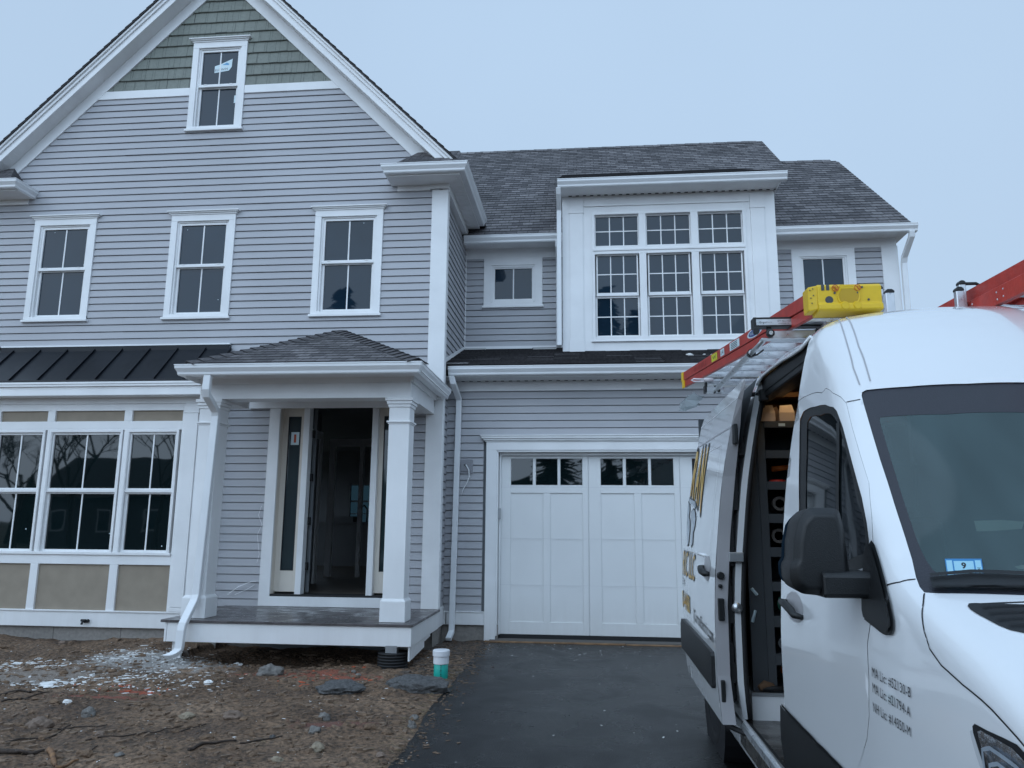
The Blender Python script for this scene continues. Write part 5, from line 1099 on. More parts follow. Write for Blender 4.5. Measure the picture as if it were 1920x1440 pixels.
    ln = [(.747,22.91),(.735,23.17),(.683,23.60),(.621,24.14),(.53,24.2),(.34,23.8),(.19,22.2),(.155,18.5),(.23,15.6),(.40,14.4),(.53,15.3),(.63,17.8),(.714,21.4),(.728,21.91),(.742,22.54)]
    m = MB(); region(m, ln, [], VM(.005, mir), .03, .5); m.build('reflector', mat('chrome_reflector', (.55,.57,.60), .15, metal=.9, var=.5, vscale=25, bump=.6, bscale=35) if not mir else bpy.data.materials['chrome_reflector'], hlo, smooth=True, fix=False)
    m = MB()
    for off_, a in ((.012,0),(.015,.6)): ribbon(m, [(.715-a*.06,21.0-a),(.72-a*.05,22.3-a*.6),(.69-a*.05,22.9-a*.6),(.60,23.5-a),(.45,23.5-a)], .009, off_, mir)
    m.build('light_guide', M['silver'], hlo, fix=False)
    m = MB(); region(m, [(.655,19.6),(.62,20.3),(.54,20.1),(.50,18.6),(.56,17.6),(.62,18.2)], [], VM(.009, mir), .04, .6); m.build('indicator', mat('amber', (.75,.12,.02), .3) if not mir else bpy.data.materials['amber'], hlo, fix=False)
    m = MB(); region(m, ln, [], VM(.022, mir), .03, .5); m.build('lens', seeglass('headlight_lens', (.93,.95,.97), .82, (.02,.02,.022), .02) if not mir else bpy.data.materials['headlight_lens'], hlo, smooth=True, fix=False)
    m = MB(); region(m, [(0,0),(.55,0),(.56,4),(.58,9.5),(.3,10.8),(0,11)], [], VM(.010, mir), .06, .9); m.build('bumper', M['black'], TG, smooth=True, fix=False)
    # wing mirror
    fx = (lambda x: 2*VX-x) if mir else (lambda x: x)
    hp = [(.680,1.442),(.700,1.462),(.775,1.462),(.793,1.455),(.803,1.405),(.812,1.262),(.812,1.190),(.72,1.187),(.662,1.192),(.640,1.207),(.630,1.235),(.629,1.275),(.643,1.295),(.648,1.355),(.664,1.42)]
    m = MB(); m.prism(hp, lambda p: (fx(p[0]+.01), 2.60, p[1]), lambda p: (fx(.71+(p[0]-.71)*.93+.012), 2.76, 1.32+(p[1]-1.32)*.95)); c_ = [(.71+(p[0]-.71)*.80, 1.32+(p[1]-1.32)*.84) for p in hp]
    n0 = len(m.v); m.add([(fx(p[0]+.01), 2.60, p[1]) for p in hp]+[(fx(p[0]+.01), 2.565, p[1]) for p in c_], [tuple([i, (i+1) % 15, 15+(i+1) % 15, 15+i]) for i in range(15)]+[tuple(range(15, 30))])
    mh = m.build('wing_mirror', M['black'], TG, smooth=False, bevel=.012); mh.modifiers['edge'].segments = 4; mh.modifiers['edge'].angle_limit = math.radians(22)
    for p in mh.data.polygons: p.use_smooth = True
    m = MB(); m.prX([(2.550,1.184),(2.542,1.192),(2.542,1.252),(2.555,1.264),(2.70,1.264),(2.70,1.184)], fx(.726), fx(.885)); m.build('mirror_arm', M['black'], mh, bevel=.008)
    m = MB(); m.add([(fx(p[0]*.86+.10), 2.763, p[1]*.86+.185) for p in hp], [tuple(range(15))]); m.build('mirror_glass', M['glass'], mh, fix=False)
    m = MB(); region(m, smoothp(FE['tri'][:11]+[(1.41,22.3),(1.42,24.0),(1.42,25.4)]), [], VM(.016, mir), .04, .6); ribbon(m, FE['tri'][:11], .020, .008, mir); m.build('mirror_base', M['black'], mh, smooth=True, fix=False)
    # wheels
    for wy in (1.03, 4.69):
        cy, cz = VY+wy, VZ+.345+.02; cx = VX+(.86 if mir else -.86); sgn = 1 if mir else -1
        m = MB(); R_ = [(.20,-.11),(.26,-.125),(.315,-.12),(.338,-.10),(.345,-.06),(.345,.06),(.338,.10),(.315,.12),(.26,.125),(.20,.11)]
        m.lathe(R_, (cx, cy, cz), 40, 'X')
        wh = m.build('wheel', M['rubber'], TG, smooth=True); m = MB(); m.lathe([(.03,.128),(.06,.125),(.09,.10),(.17,.115),(.205,.12),(.21,.105)] if sgn > 0 else [(.21,-.105),(.205,-.12),(.17,-.115),(.09,-.10),(.06,-.125),(.03,-.128)], (cx, cy, cz), 32, 'X'); m.build('rim', M['steel'], wh, smooth=True)
        m = MB(); m.lathe([(.47,-.02),(.47,.35),(.46,.36)], (cx+sgn*.10-(.35 if sgn > 0 else 0), cy, cz-.02), 28, 'X'); m.build('wheel_housing', M['dark'], TG)
# underbody and front
m = MB(); m.box(VX-.80,VX+.80,VY+.3,VY+5.8,VZ+.24,VZ+.30); m.box(VX-.93,VX-.75,VY+1.5,VY+2.5,VZ+.25,VZ+.40); m.build('underbody', M['dark'], TG)
m = MB(); m.box(VX-.55,VX+.55,VY-.012,VY+.01,VZ+.60,VZ+.80)
for k in range(5): m.box(VX-.5,VX+.5,VY-.03,VY-.012,VZ+.62+.04*k,VZ+.64+.04*k)
m.build('grille', M['black'], TG)
# opening of the sliding door: pillar step, seals, header, step well, floor, lining
def wside_r(h): return lerp_tab(WP, h)
def SX(h, o=0): return VX-(wside_r(h)+o)
hh = [ .46+.0985*k for k in range(21)]
m = MB()
for a, b in zip(hh, hh[1:]): m.quad((SX(a),VY+3.60,VZ+a),(SX(a,-.036),VY+3.605,VZ+a),(SX(b,-.036),VY+3.605,VZ+b),(SX(b),VY+3.60,VZ+b)); m.quad((SX(a,-.036),VY+3.605,VZ+a),(SX(a,-.036),VY+3.78,VZ+a),(SX(b,-.036),VY+3.78,VZ+b),(SX(b,-.036),VY+3.605,VZ+b))
m.build('pillar_step', M['paint'], TG, smooth=False)
m = MB(); m.tube([VP(d, s, .003) for d, s in ((2.55,28.1),(2.63,26.4),(2.8,25.3),(2.965,24.75),(3.233,24.55),(3.50,24.55),(3.59,24.1))], .010, 8); m.build('roof_rail', M['paint'], TG, smooth=True)
m = MB(); m.tube([(SX(h,-.036)+.012, VY+3.62, VZ+h) for h in hh]+[(SX(2.43,-.08), VY+3.60, VZ+2.47), (SX(2.43,-.08), VY+2.5, VZ+2.47)], .019, 8); m.build('door_seal', M['rubber'], TG, smooth=True)
m = MB(); m.box(VX-.745,VX-.60,VY+2.55,VY+3.80,VZ+2.37,VZ+2.47); m.box(VX-.775,VX-.745,VY+2.56,VY+3.74,VZ+2.36,VZ+2.445); m.box(VX-.77,VX-.70,VY+2.56,VY+3.78,VZ+2.33,VZ+2.40); m.build('door_track', M['black'], TG, bevel=.006)
m = MB(); m.box(SX(2.35,.02)-.0, VX-.76, VY+3.60, VY+3.635, VZ+2.345, VZ+2.37); m.box(VX-.80,VX-.75,VY+3.55,VY+3.72,VZ+2.31,VZ+2.38); m.lathe([(.02,0),(.02,.05)],(VX-.77,VY+3.66,VZ+2.28),10); m.build('door_roller', M['black'], TG, bevel=.004)
m = MB()
m.box(VX-.975,VX-.62,VY+2.5,VY+3.72,VZ+.30,VZ+.43); sb = m.build('step_well', mat('wet_step_mat', (.055,.045,.035), .22, var=.5, vscale=9, col2=(.022,.02,.018), rvar=.12, bump=.2, bscale=12), TG)
m = MB(); m.box(VX-.995,VX-.955,VY+2.5,VY+3.9,VZ+.405,VZ+.455); m.build('sill_strip', M['alu'], TG, bevel=.008)
m = MB(); m.box(VX-.955,VX-.93,VY+2.5,VY+3.72,VZ+.43,VZ+.437); m.build('step_edge', M['rubber'], TG)
m = MB(); m.box(VX-.90,VX+.90,VY+3.72,VY+5.8,VZ+.43,VZ+.57); m.box(VX-.62,VX+.90,VY+1.3,VY+3.72,VZ+.43,VZ+.57); m.build('cargo_floor', M['paint'], TG)
m = MB(); m.box(VX-.88,VX+.88,VY+3.735,VY+5.8,VZ+.571,VZ+.578); m.box(VX-.90,VX-.3,VY+3.715,VY+3.735,VZ+.565,VZ+.585); m.build('floor_lip', M['steel'], TG)
M['lining'] = mat('cargo_lining', (.035,.042,.048), .6); M['ply'] = mat('plywood', (.20,.105,.05), .7, var=.3, vscale=4, col2=(.11,.06,.03))
m = MB(); m.add([(SX(h,-.07),VY+3.76,VZ+h) for h in hh]+[(SX(h,-.07),VY+5.85,VZ+h) for h in hh], [(i,i+1,22+i,21+i) for i in range(20)])
m.add([(2*VX-SX(h,-.05),VY+1.3,VZ+h) for h in hh]+[(2*VX-SX(h,-.05),VY+5.85,VZ+h) for h in hh], [(i,i+1,22+i,21+i) for i in range(20)]); m.box(VX-.85,VX+.85,VY+5.80,VY+5.86,VZ+.57,VZ+2.5)
m.build('cargo_lining', M['lining'], TG, fix=False)
m = MB(); m.box(VX-.55,VX+.55,VY+2.6,VY+5.8,VZ+2.56,VZ+2.575)
for k in range(5): m.box(VX-.53,VX+.53,VY+2.9+.6*k,VY+2.98+.6*k,VZ+2.53,VZ+2.56)
m.build('headliner', M['ply'], TG)
m = MB(); m.box(VX-.62,VX-.60,VY+3.0,VY+3.0+.02,VZ+2.4,VZ+2.42); m.box(VX-.56,VX-.52,VY+3.3,VY+3.95,VZ+2.44,VZ+2.458); m.tube([(1.308,5.05,2.372), (1.405,5.05,2.398)], .012, 6); m.build('dome_light', mat('lamp_glow', (.9,.7,.4), .5, emis=((1,.70,.34), 8.0)), TG)
m = MB(); m.box(VX-.35,VX+.85,VY+2.52,VY+2.56,VZ+.57,VZ+2.2); m.build('partition', M['lining'], TG)
# cab: dash, seats, wheel
m = MB(); m.prX([(VY+1.15,VZ+.7),(VY+1.15,VZ+1.25),(VY+1.32,VZ+1.30),(VY+1.62,VZ+1.22),(VY+1.70,VZ+.95),(VY+1.6,VZ+.6)], VX-.84, VX+.84); m.build('dashboard', M['black'], TG, bevel=.02)
m = MB()
for sx_ in (-.5,.5):
    m.box(VX+sx_-.24,VX+sx_+.24,VY+1.95,VY+2.42,VZ+.85,VZ+1.0); m.prX([(VY+2.32,VZ+.95),(VY+2.45,VZ+1.6),(VY+2.50,VZ+1.6),(VY+2.46,VZ+.95)], VX+sx_-.23, VX+sx_+.23); m.box(VX+sx_-.12,VX+sx_+.12,VY+2.40,VY+2.48,VZ+1.62,VZ+1.85)
m.build('seats', M['lining'], TG, bevel=.03)
m = MB(); pa = [Vector((VX+.5+.19*math.cos(a), VY+1.82+.08*math.sin(a), VZ+1.25+.17*math.sin(a))) for a in [2*PI*k/24 for k in range(25)]]; m.tube(pa, .014, 8); m.build('steering_wheel', M['black'], TG, smooth=True)
m = MB(); m.add([VP(d,s,-.03) for d,s in ((1.33,38.3),(1.31,40.2),(1.29,41.6),(1.272,41.2),(1.285,39.5),(1.30,38.2))], [(0,1,2,3,4,5)]); m.add([VP(d,s,-.05) for d,s in ((1.19,39.5),(1.185,40.8),(1.175,40.6),(1.18,39.6))], [(0,1,2,3)]); m.build('paper_note', mat('pale_paper', (.55,.48,.40), .8), TG, fix=False)
# inspection sticker, behind the glass
q4 = FE['sticker']; SP = [Vector(VP(d,s,.001)) for d,s in q4]
def stk(u, v, o=.0): a = SP[3].lerp(SP[2], u); b = SP[0].lerp(SP[1], u); n_ = (SP[2]-SP[3]).cross(SP[0]-SP[3]).normalized(); n_ = -n_ if n_.y > 0 else n_; return tuple(a.lerp(b, v)+n_*o)
m = MB(); m.quad(stk(0,0),stk(1,0),stk(1,1),stk(0,1)); ist = m.build('inspection_sticker', mat('sticker_edge', (.03,.19,.42), .5), TG, fix=False)
m = MB()
for u0,u1,v0,v1 in ((.03,.19,.04,.90),(.23,.77,.32,.86),(.81,.97,.04,.90),(.23,.77,.04,.29)): m.quad(stk(u0,v0,.0006),stk(u1,v0,.0006),stk(u1,v1,.0006),stk(u0,v1,.0006))
m.build('sticker_field', mat('sticker_pale', (.30,.55,.66), .5), ist, fix=False)
m = MB(); text_on(m, '9', lambda u, v: stk(.43+.13*u, .44+.32*v, .0012), .03)
for k in range(22): u = .26+.022*k; w_ = .004+.008*((k*7) % 3)/2; m.quad(stk(u,.08,.0012),stk(u+w_,.08,.0012),stk(u+w_,.22,.0012),stk(u,.22,.0012))
text_on(m, '2024', lambda u, v: stk(.86+.07*v, .50-.38*u, .0012))
m.build('lettering', M['ink'], ist, fix=False)
# licence lines on the fender
T = FE['txt']
lets = MB()
for i, tx in enumerate(('MA Lic: #52130-B', 'MA Lic: #21794-A', 'NH Lic: #14350-M')):
    a, b = T[2*i], T[2*i+1]; ha, hb = VS(*a)[1], VS(*b)[1]; h0_, h1_ = VS(*T[6])[1]-VS(*T[0])[1], VS(*T[7])[1]-VS(*T[1])[1]
    text_on(lets, tx, lambda u, v, a=a, b=b, ha=ha, hb=hb: VP(a[0]+(b[0]-a[0])*u, s_of(a[0]+(b[0]-a[0])*u, ha+(hb-ha)*u+v*(h0_+(h1_-h0_)*u)), .0035), .0, 4)
lets.build('lettering', M['ink'], TG, fix=False)
# ---- sliding door, slid back and standing proud of the side
DO = .12
def DP(d, h, o=0): return (VX-(wside_r(h)+DO+o), VY+d, VZ+h)
OUT = [(3.53,.445),(3.57,.70),(3.575,1.1),(3.59,1.5),(3.585,1.85),(3.54,2.14),(3.47,2.32),(3.385,2.415),(4.2,2.405),(4.96,2.385),(5.02,2.33),(5.05,2.1),(5.07,1.8),(5.09,1.5),(5.13,1.1),(5.14,.82),(5.13,.62),(5.08,.50),(5.0,.455),(4.3,.445)]
OS = [(d, h/SC_) for d, h in OUT]
m = MB(); region(m, OS, [], lambda d, s: DP(d, s*SC_), .08, 1.0); sdr = m.build('sliding_door', M['paint'], TG, smooth=True, fix=False)
n = len(OUT); OD = [(d, h) for d, h in OUT]
m = MB(); Po = [DP(d, h) for d, h in OD]; Pi = [DP(d+(.0 if d < 4 else -.02), h-(.03 if h > 2.3 else 0), -.075 if h < 2.0 else -.075+.06*(h-2.0)/.41) for d, h in OD]
m.add(Po+Pi, [(i,(i+1)%n,n+(i+1)%n,n+i) for i in range(n)]); m.build('door_edge', M['jamb'], sdr, fix=True)
m = MB(); region(m, [(d, s) for d, s in OS], [], lambda d, s: DP(d+(0 if d<4 else -.02), s*SC_, -.076), .15, 2); m.build('inner_panel', M['lining'], sdr, fix=False)
m = MB()
for h, a in ((2.10,.10),(.62,.10),(1.27,.0)):
    if a: m.box(DP(3.56,h,-.028)[0]-.012, DP(3.56,h,-.028)[0]+.012, VY+3.545-(.05 if h > 2 else 0), VY+3.60, VZ+h-.06, VZ+h+.06)
m.lathe([(.022,0),(.022,.03)], (DP(3.5,1.26,-.03)[0], VY+3.555, VZ+1.265), 14, 'Y'); m.lathe([(.012,0),(.012,.03)], (DP(3.5,1.2,-.03)[0], VY+3.555, VZ+1.205), 12, 'Y')
m.box(DP(3.5,1.09,-.052)[0]-.0, DP(3.5,1.09,-.018)[0]+.0, VY+3.548, VY+3.60, VZ+1.01, VZ+1.135) if False else m.box(min(DP(3.5,1.09,-.052)[0],DP(3.5,1.09,-.018)[0]), max(DP(3.5,1.09,-.052)[0],DP(3.5,1.09,-.018)[0]), VY+3.548, VY+3.60, VZ+1.01, VZ+1.135)
m.build('latch', M['black'], sdr, bevel=.004)
m = MB()      # irregular dark trim between the door and the side
for k in range(14): h = .55+.11*k; w_ = .010+.010*((k*5) % 3); m.box(SX(h,.036)-.012, SX(h,.036)+w_, VY+3.60, VY+3.68, VZ+h, VZ+h+.11)
m.build('gap_trim', M['rubber'], sdr)
m = MB(); m.box(SX(1.4,.05), SX(1.4,-.035), VY+3.56, VY+3.66, VZ+1.345, VZ+1.40); m.build('centre_rail', M['steel'], TG, bevel=.004)
m = MB(); m.lathe([(.030,0),(.030,.012),(.012,.014)], (SX(1.08,-.012), VY+3.588, VZ+1.08), 18, 'Y'); m.build('striker', M['alu'], TG, smooth=True)
m = MB(); m.tube([(SX(.45,.08),VY+3.62,VZ+.42),(SX(.45,.0),VY+3.55,VZ+.40),(SX(.45,-.05),VY+3.50,VZ+.40)], .016, 8); m.box(SX(.6,.09),SX(.6,-.0),VY+3.66,VY+3.74,VZ+.55,VZ+.64); m.build('lower_arm', M['rubber'], sdr)
ST = [(3.63,.635),(3.625,.80),(3.64,.822),(5.10,.845),(5.165,.80),(5.17,.70),(5.15,.625),(3.66,.615)]
m = MB(); region(m, [(d, h/SC_) for d, h in ST], [], lambda d, s: DP(d, s*SC_, .022), .1, .6); n = len(ST); m.add([DP(d,h,.022) for d,h in ST]+[DP(d,h,0) for d,h in ST], [(i,(i+1)%n,n+(i+1)%n,n+i) for i in range(n)]); m.build('side_strip', M['black'], sdr, fix=False)
hm = [(4.03,1.24),(3.80,1.245),(3.79,1.305),(3.88,1.345),(4.0,1.335)]
m = MB(); m.add([DP(d,h,.002) for d,h in ((4.02,1.23),(3.86,1.21),(3.78,1.25),(3.78,1.33),(3.86,1.37),(4.0,1.35),(4.05,1.29))],[tuple(range(7))]); m.build('handle_recess', M['jamb'], sdr, fix=False)
m = MB(); m.tube([DP(4.03,1.29,.004),DP(4.0,1.285,.03),DP(3.9,1.272,.035),DP(3.81,1.262,.03),DP(3.79,1.26,.004)], [.014,.02,.023,.02,.014], 10); m.build('door_handle', M['black'], sdr, smooth=True)
def dline(m, pts, w, o=.0015):
    P = []; 
    for a, b in zip(pts, pts[1:]): P += [(a[0]+(b[0]-a[0])*k/8, a[1]+(b[1]-a[1])*k/8) for k in range(8)]
    P.append(pts[-1]); vv = []
    for i, p in enumerate(P):
        a, b = P[max(0,i-1)], P[min(len(P)-1,i+1)]; L_ = math.hypot(b[0]-a[0], b[1]-a[1]); nx, ny = -(b[1]-a[1])/L_*w/2, (b[0]-a[0])/L_*w/2
        vv += [DP(p[0]-nx,p[1]-ny,o), DP(p[0]+nx,p[1]+ny,o)]
    m.add(vv, [(2*i,2*i+1,2*i+3,2*i+2) for i in range(len(P)-1)])
m = MB(); dline(m, [(3.55,2.145),(5.04,2.165)], .010); m.build('panel_seam', M['jamb'], sdr, fix=False)
m = MB(); dline(m, [(3.46,2.315),(5.02,2.325)], .006); dline(m, [(3.80,1.30),(3.78,2.02),(3.82,2.06),(5.05,2.08)], .006); m.build('panel_crease', M['groove'], sdr, fix=False)
m = MB(); P0 = [DP(d,1.40+.02*(d-4)/1,.0) for d in (3.98,5.06)]; m.tube([DP(3.98,1.365,.006),DP(4.3,1.368,.009),DP(5.06,1.375,.009)], .009, 8); m.build('crease_rib', M['paint'], sdr, smooth=True)
# lettering on the sliding door: only the tail of each line is in view
def lt(m, tx, d0, d1, h0a, h1a, h0b, h1b, o=.003, bold=0):
    """d0 is where the words begin (towards the rear), d1 where they end"""
    def f(u, v):
        hb = h0a+(h0b-h0a)*u; ht = h1a+(h1b-h1a)*u; return DP(d0+(d1-d0)*u, hb+(ht-hb)*v, o)
    text_on(m, tx, f, bold, 9 if len(tx) < 2 else 4)
m = MB(); m2 = MB()
for ch, a, b, hb0, hb1, ht0, ht1 in (('R',5.00,4.80,1.80,1.77,2.125,2.12),('A',4.76,4.58,1.765,1.73,2.12,2.11),('N',4.54,4.35,1.72,1.66,2.11,2.095)):
    lt(m2, ch, a+.018, b-.018, hb0-.020, ht0+.016, hb1-.020, ht1+.016, .003, .05); lt(m, ch, a, b, hb0, ht0, hb1, ht1, .005, .03)
lt(m2, 'RIC LLC', 5.14, 4.45, 1.178, 1.372, 1.170, 1.356, .003, .012); lt(m, 'RIC LLC', 5.13, 4.46, 1.184, 1.364, 1.176, 1.348, .005, .0)
lt(m, '0-4488', 5.135, 4.70, .935, 1.060, .925, 1.045, .005, .012); lt(m2, '0-4488', 5.138, 4.697, .932, 1.063, .922, 1.048, .003, .012)
lt(m2, 'E, MA', 5.13, 4.98, 1.105, 1.155, 1.10, 1.15, .003)
lt(m2, 'JCurranElectric.com', 4.52, 3.645, .905, .985, .872, .950, .003, .01)
m2.build('lettering', M['ink'], sdr, fix=False); m.build('lettering', M['gold'], sdr, fix=False)
def emb(pts): 
    o = []
    for px_, py_ in pts: o.append(px_)
lg = [[(0,0),(.28,-.06),(.62,-.10),(.80,-.13),(.86,-.22),(.80,-.27),(.60,-.20),(.30,-.16),(.10,-.12)],
      [(-.06,-.10),(.10,-.14),(.20,-.26),(.18,-.42),(.34,-.52),(.40,-.72),(.36,-.98),(.24,-1.0),(.10,-.78),(.0,-.55),(-.06,-.30)],
      [(.42,-.34),(.60,-.27),(.78,-.30),(.96,-.46),(.92,-.62),(.80,-.74),(.84,-.94),(.70,-1.02),(.60,-.86),(.62,-.66),(.50,-.54)]]
m = MB(); m2 = MB()
for pg in lg:
    f = lambda p, k=1, o=.003: DP(5.06-.50*p[0], 1.775+.365*p[1], o)
    cx_ = sum(p[0] for p in pg)/len(pg); cy_ = sum(p[1] for p in pg)/len(pg)
    m2.add([f((cx_+(p[0]-cx_)*1.12, cy_+(p[1]-cy_)*1.08)) for p in pg], [tuple(range(len(pg)))]); m.add([f(p, 1, .005) for p in pg], [tuple(range(len(pg)))])
m2.build('emblem', M['ink'], sdr, fix=False); m.build('emblem', M['silver'], sdr, fix=False)
# ---- shelf unit in the cargo bay and what lies on it
t = thing('tool_shelf', 'tall dark grey metal shelf unit standing inside the open side door of the van', 'shelf', (1.3, 5.1, .43))
SZ = [(1.875,2.02),(1.68,1.826),(1.48,1.63),(1.277,1.425),(1.07,1.22),(.868,1.016),(.65,.805),(.455,.587)]
m = MB(); m.box(1.065,1.112,4.97,5.35,.432,2.06); m.box(1.75,1.80,4.97,5.35,.432,2.06); m.box(.975,1.065,4.985,5.02,.432,2.0); m.build('side_panel', M['shelf'], t)
m = MB(); prev = 2.06
for a, b in SZ: m.box(1.112,1.75,4.965,5.0,b,prev); m.box(1.112,1.75,5.0,5.35,a-.02,a-.004); prev = a
m.box(1.112,1.75,4.965,5.0,.432,prev); m.build('shelf_front', M['shelf'], t)
m = MB(); m.box(1.065,1.80,5.34,5.36,.432,2.06); m.box(1.065,1.8,4.97,5.34,2.05,2.06); m.build('back_panel', M['lining'], t)
m = MB(); m.box(1.20,1.24,4.962,4.965,2.027,2.045); m.build('label_plate', M['sticker'], t)
t = []
def item(name, mt, bm_, lab, cat, grp=None, **k): o = bm_.build(name, mt, **k); tag(o, lab, cat, grp); return o
M['carton'] = mat('pale_carton', (.62,.50,.44), .75); M['kraft'] = mat('kraft_paper', (.42,.24,.11), .8)
for x, lab in ((1.095,'pale cardboard carton on top of the van shelf, nearest the door edge'),(1.215,'second pale cardboard carton on top of the van shelf')):
    m = MB(); m.box(x,x+.095,4.99,5.2,2.063,2.118); m.add([(x,4.99,2.118),(x+.095,4.99,2.118),(x+.085,5.01,2.17),(x+.01,5.01,2.165)], [(0,1,2,3)]); m.add([(x,5.2,2.118),(x,4.99,2.118),(x-.01,5.0,2.16),(x-.012,5.19,2.165)], [(0,1,2,3)]); item('carton', M['carton'], m, lab, 'carton', 'cartons on the van shelf', fix=False)
m = MB(); m.add([(1.035,5.0,2.063),(1.08,5.0,2.063),(1.095,5.03,2.19),(1.045,5.04,2.20),(1.04,5.12,2.063),(1.085,5.12,2.063),(1.09,5.13,2.18),(1.05,5.13,2.19)], [(0,1,2,3),(4,5,6,7),(0,4,7,3),(1,5,6,2)]); m.box(1.03,1.09,4.99,5.13,2.055,2.064); item('paper_envelope', M['kraft'], m, 'brown paper envelope standing beside the cartons on the van shelf', 'envelope', fix=False)
M['tool_red'] = mat('tool_red', (.50,.03,.02), .4); M['tool_blue'] = mat('tool_blue', (.02,.16,.60), .4); M['tool_orange'] = mat('tool_orange', (.70,.16,.02), .5); M['tape'] = mat('tape_beige', (.13,.11,.095), .6); M['wire_g'] = mat('green_wire', (.03,.14,.09), .5)
m = MB(); m.lathe([(.0,0),(.04,.0),(.055,.03),(.05,.045),(.0,.05)], (1.20,5.08,1.65), 16); item('red_case', M['tool_red'], m, 'small red round case in the second bay of the van shelf', 'case', smooth=True)
m = MB(); m.tube([(1.185,5.15,1.77),(1.33,5.15,1.785)], .018, 10); item('orange_tube', M['tool_orange'], m, 'orange tube above the red case in the van shelf', 'tube', smooth=True)
for x, z, lab in ((1.20,1.50,'left beige tape roll in the third shelf bay of the van'),(1.29,1.50,'right beige tape roll in the third shelf bay of the van'),(1.185,1.30,'beige tape roll beside the blue one in the fourth shelf bay')):
    m = MB(); m.lathe([(.045,-.02),(.045,.02),(.028,.02),(.028,-.02)], (x,5.06,z+.046), 20, 'Y'); item('tape_roll', M['tape'], m, lab, 'tape roll', 'tape rolls in the van shelf')
m = MB(); m.lathe([(.035,-.03),(.035,.03)], (1.26,5.04,1.325), 18, 'X'); item('blue_roll', M['tool_blue'], m, 'blue roll lying in the fourth bay of the van shelf', 'roll')
m = MB()
for k in range(5): a0 = k*1.1; m.tube([(1.20+.045*math.cos(a0+q*.5)+.01*k, 5.03+.02*k, .935+.055*math.sin(a0+q*.5)) for q in range(10)], .005, 5)
item('wire_coil', M['wire_g'], m, 'tangled green and clear wire coil in a lower bay of the van shelf', 'wire', smooth=True)
m = MB()
for k in range(3): m.tube([(1.19+.04*math.cos(q*.6+k)+.01*k, 5.05+.02*k, .70+.035*math.sin(q*.6+k)) for q in range(9)], .004, 5)
item('wire_coil', M['steel'], m, 'thin grey wire loops in the seventh bay of the van shelf', 'wire', smooth=True)
m = MB(); m.box(1.165,1.26,5.0,5.12,.52,.555); item('orange_box', M['tool_orange'], m, 'small orange box in the lowest bay of the van shelf', 'box', bevel=.004)
m = MB(); m.box(1.19,1.25,5.0,5.1,.478,.52); item('white_box', M['carton'], m, 'tiny pale box under the orange box in the lowest shelf bay', 'box', bevel=.003)
m = MB(); m.tube([(1.00,4.94,.455),(1.035,4.95,.475),(1.075,4.955,.465),(1.10,4.95,.45)], [.018,.026,.022,.012], 9); item('work_glove', mat('worn_leather', (.13,.07,.035), .8, var=.3, vscale=30), m, 'brown leather work glove lying on the van floor by the shelf', 'glove', smooth=True)
m = MB(); m.tube([(1.02,4.94,.455),(1.10,4.93,.46),(1.16,4.96,.45)], .014, 7); item('dark_hose', M['rubber'], m, 'short dark hose lying beside the glove on the van floor', 'hose', smooth=True)
for a, b, lab in (((.988,4.975,1.03),(1.02,4.97,.99),'upper silver tag hanging on the dark panel by the van shelf'),((.985,4.975,.83),(1.005,4.97,.90),'lower white tag hanging on the dark panel by the van shelf')):
    m = MB(); m.tube([a, b], .009, 4); item('tag', M['sticker'], m, lab, 'tag', 'tags on the van door panel')
for i, (x0, x1, y0, z, lab) in enumerate(((1.0,2.5,5.4,2.10,'lower brown wooden plank stored across the top of the cargo bay'),(1.02,2.5,5.9,2.22,'upper brown wooden plank stored across the top of the cargo bay'),(1.0,2.5,5.3,2.27,'thin wooden strip just under the van ceiling'))):
    m = MB(); m.box(x0,x1,y0,y0+.14,z,z+(.09 if i < 2 else .03)); item('wood_plank', M['ply'], m, lab, 'plank', 'wooden planks in the cargo bay')
# ================================================================ ladders and rack on the van roof
def beam(m, p, q, w, h, up=Vector((0,0,1))):
    p, q = Vector(p), Vector(q); t_ = (q-p).normalized(); s_ = t_.cross(up).normalized(); u_ = s_.cross(t_)
    c = [(-1,-1),(1,-1),(1,1),(-1,1)]; m.add([p+s_*a*w/2+u_*b*h/2 for a, b in c]+[q+s_*a*w/2+u_*b*h/2 for a, b in c], [(0,1,2,3)[::-1],(4,5,6,7)]+[(i,(i+1)%4,4+(i+1)%4,4+i) for i in range(4)])
def channel(m, p, q, h, fl, inward, th=.006):
    """rail: web of height h, flanges pointing inward"""
    p, q, n_ = Vector(p), Vector(q), Vector(inward); beam(m, p, q, th, h); z = Vector((0,0,h/2-th/2)); o_ = n_*(fl/2)
    beam(m, p+z+o_, q+z+o_, fl, th); beam(m, p-z+o_, q-z+o_, fl, th)
SL0, SL1 = Vector((1.262,4.22,2.628)), Vector((.900,7.25,2.752)); SR0, SR1 = Vector((1.575,4.22,2.628)), Vector((1.60,7.25,2.752))
t = thing('step_ladder', 'red step ladder with a yellow top cap lying closed on the near roof rack', 'ladder', (1.35, 5.7, 2.6))
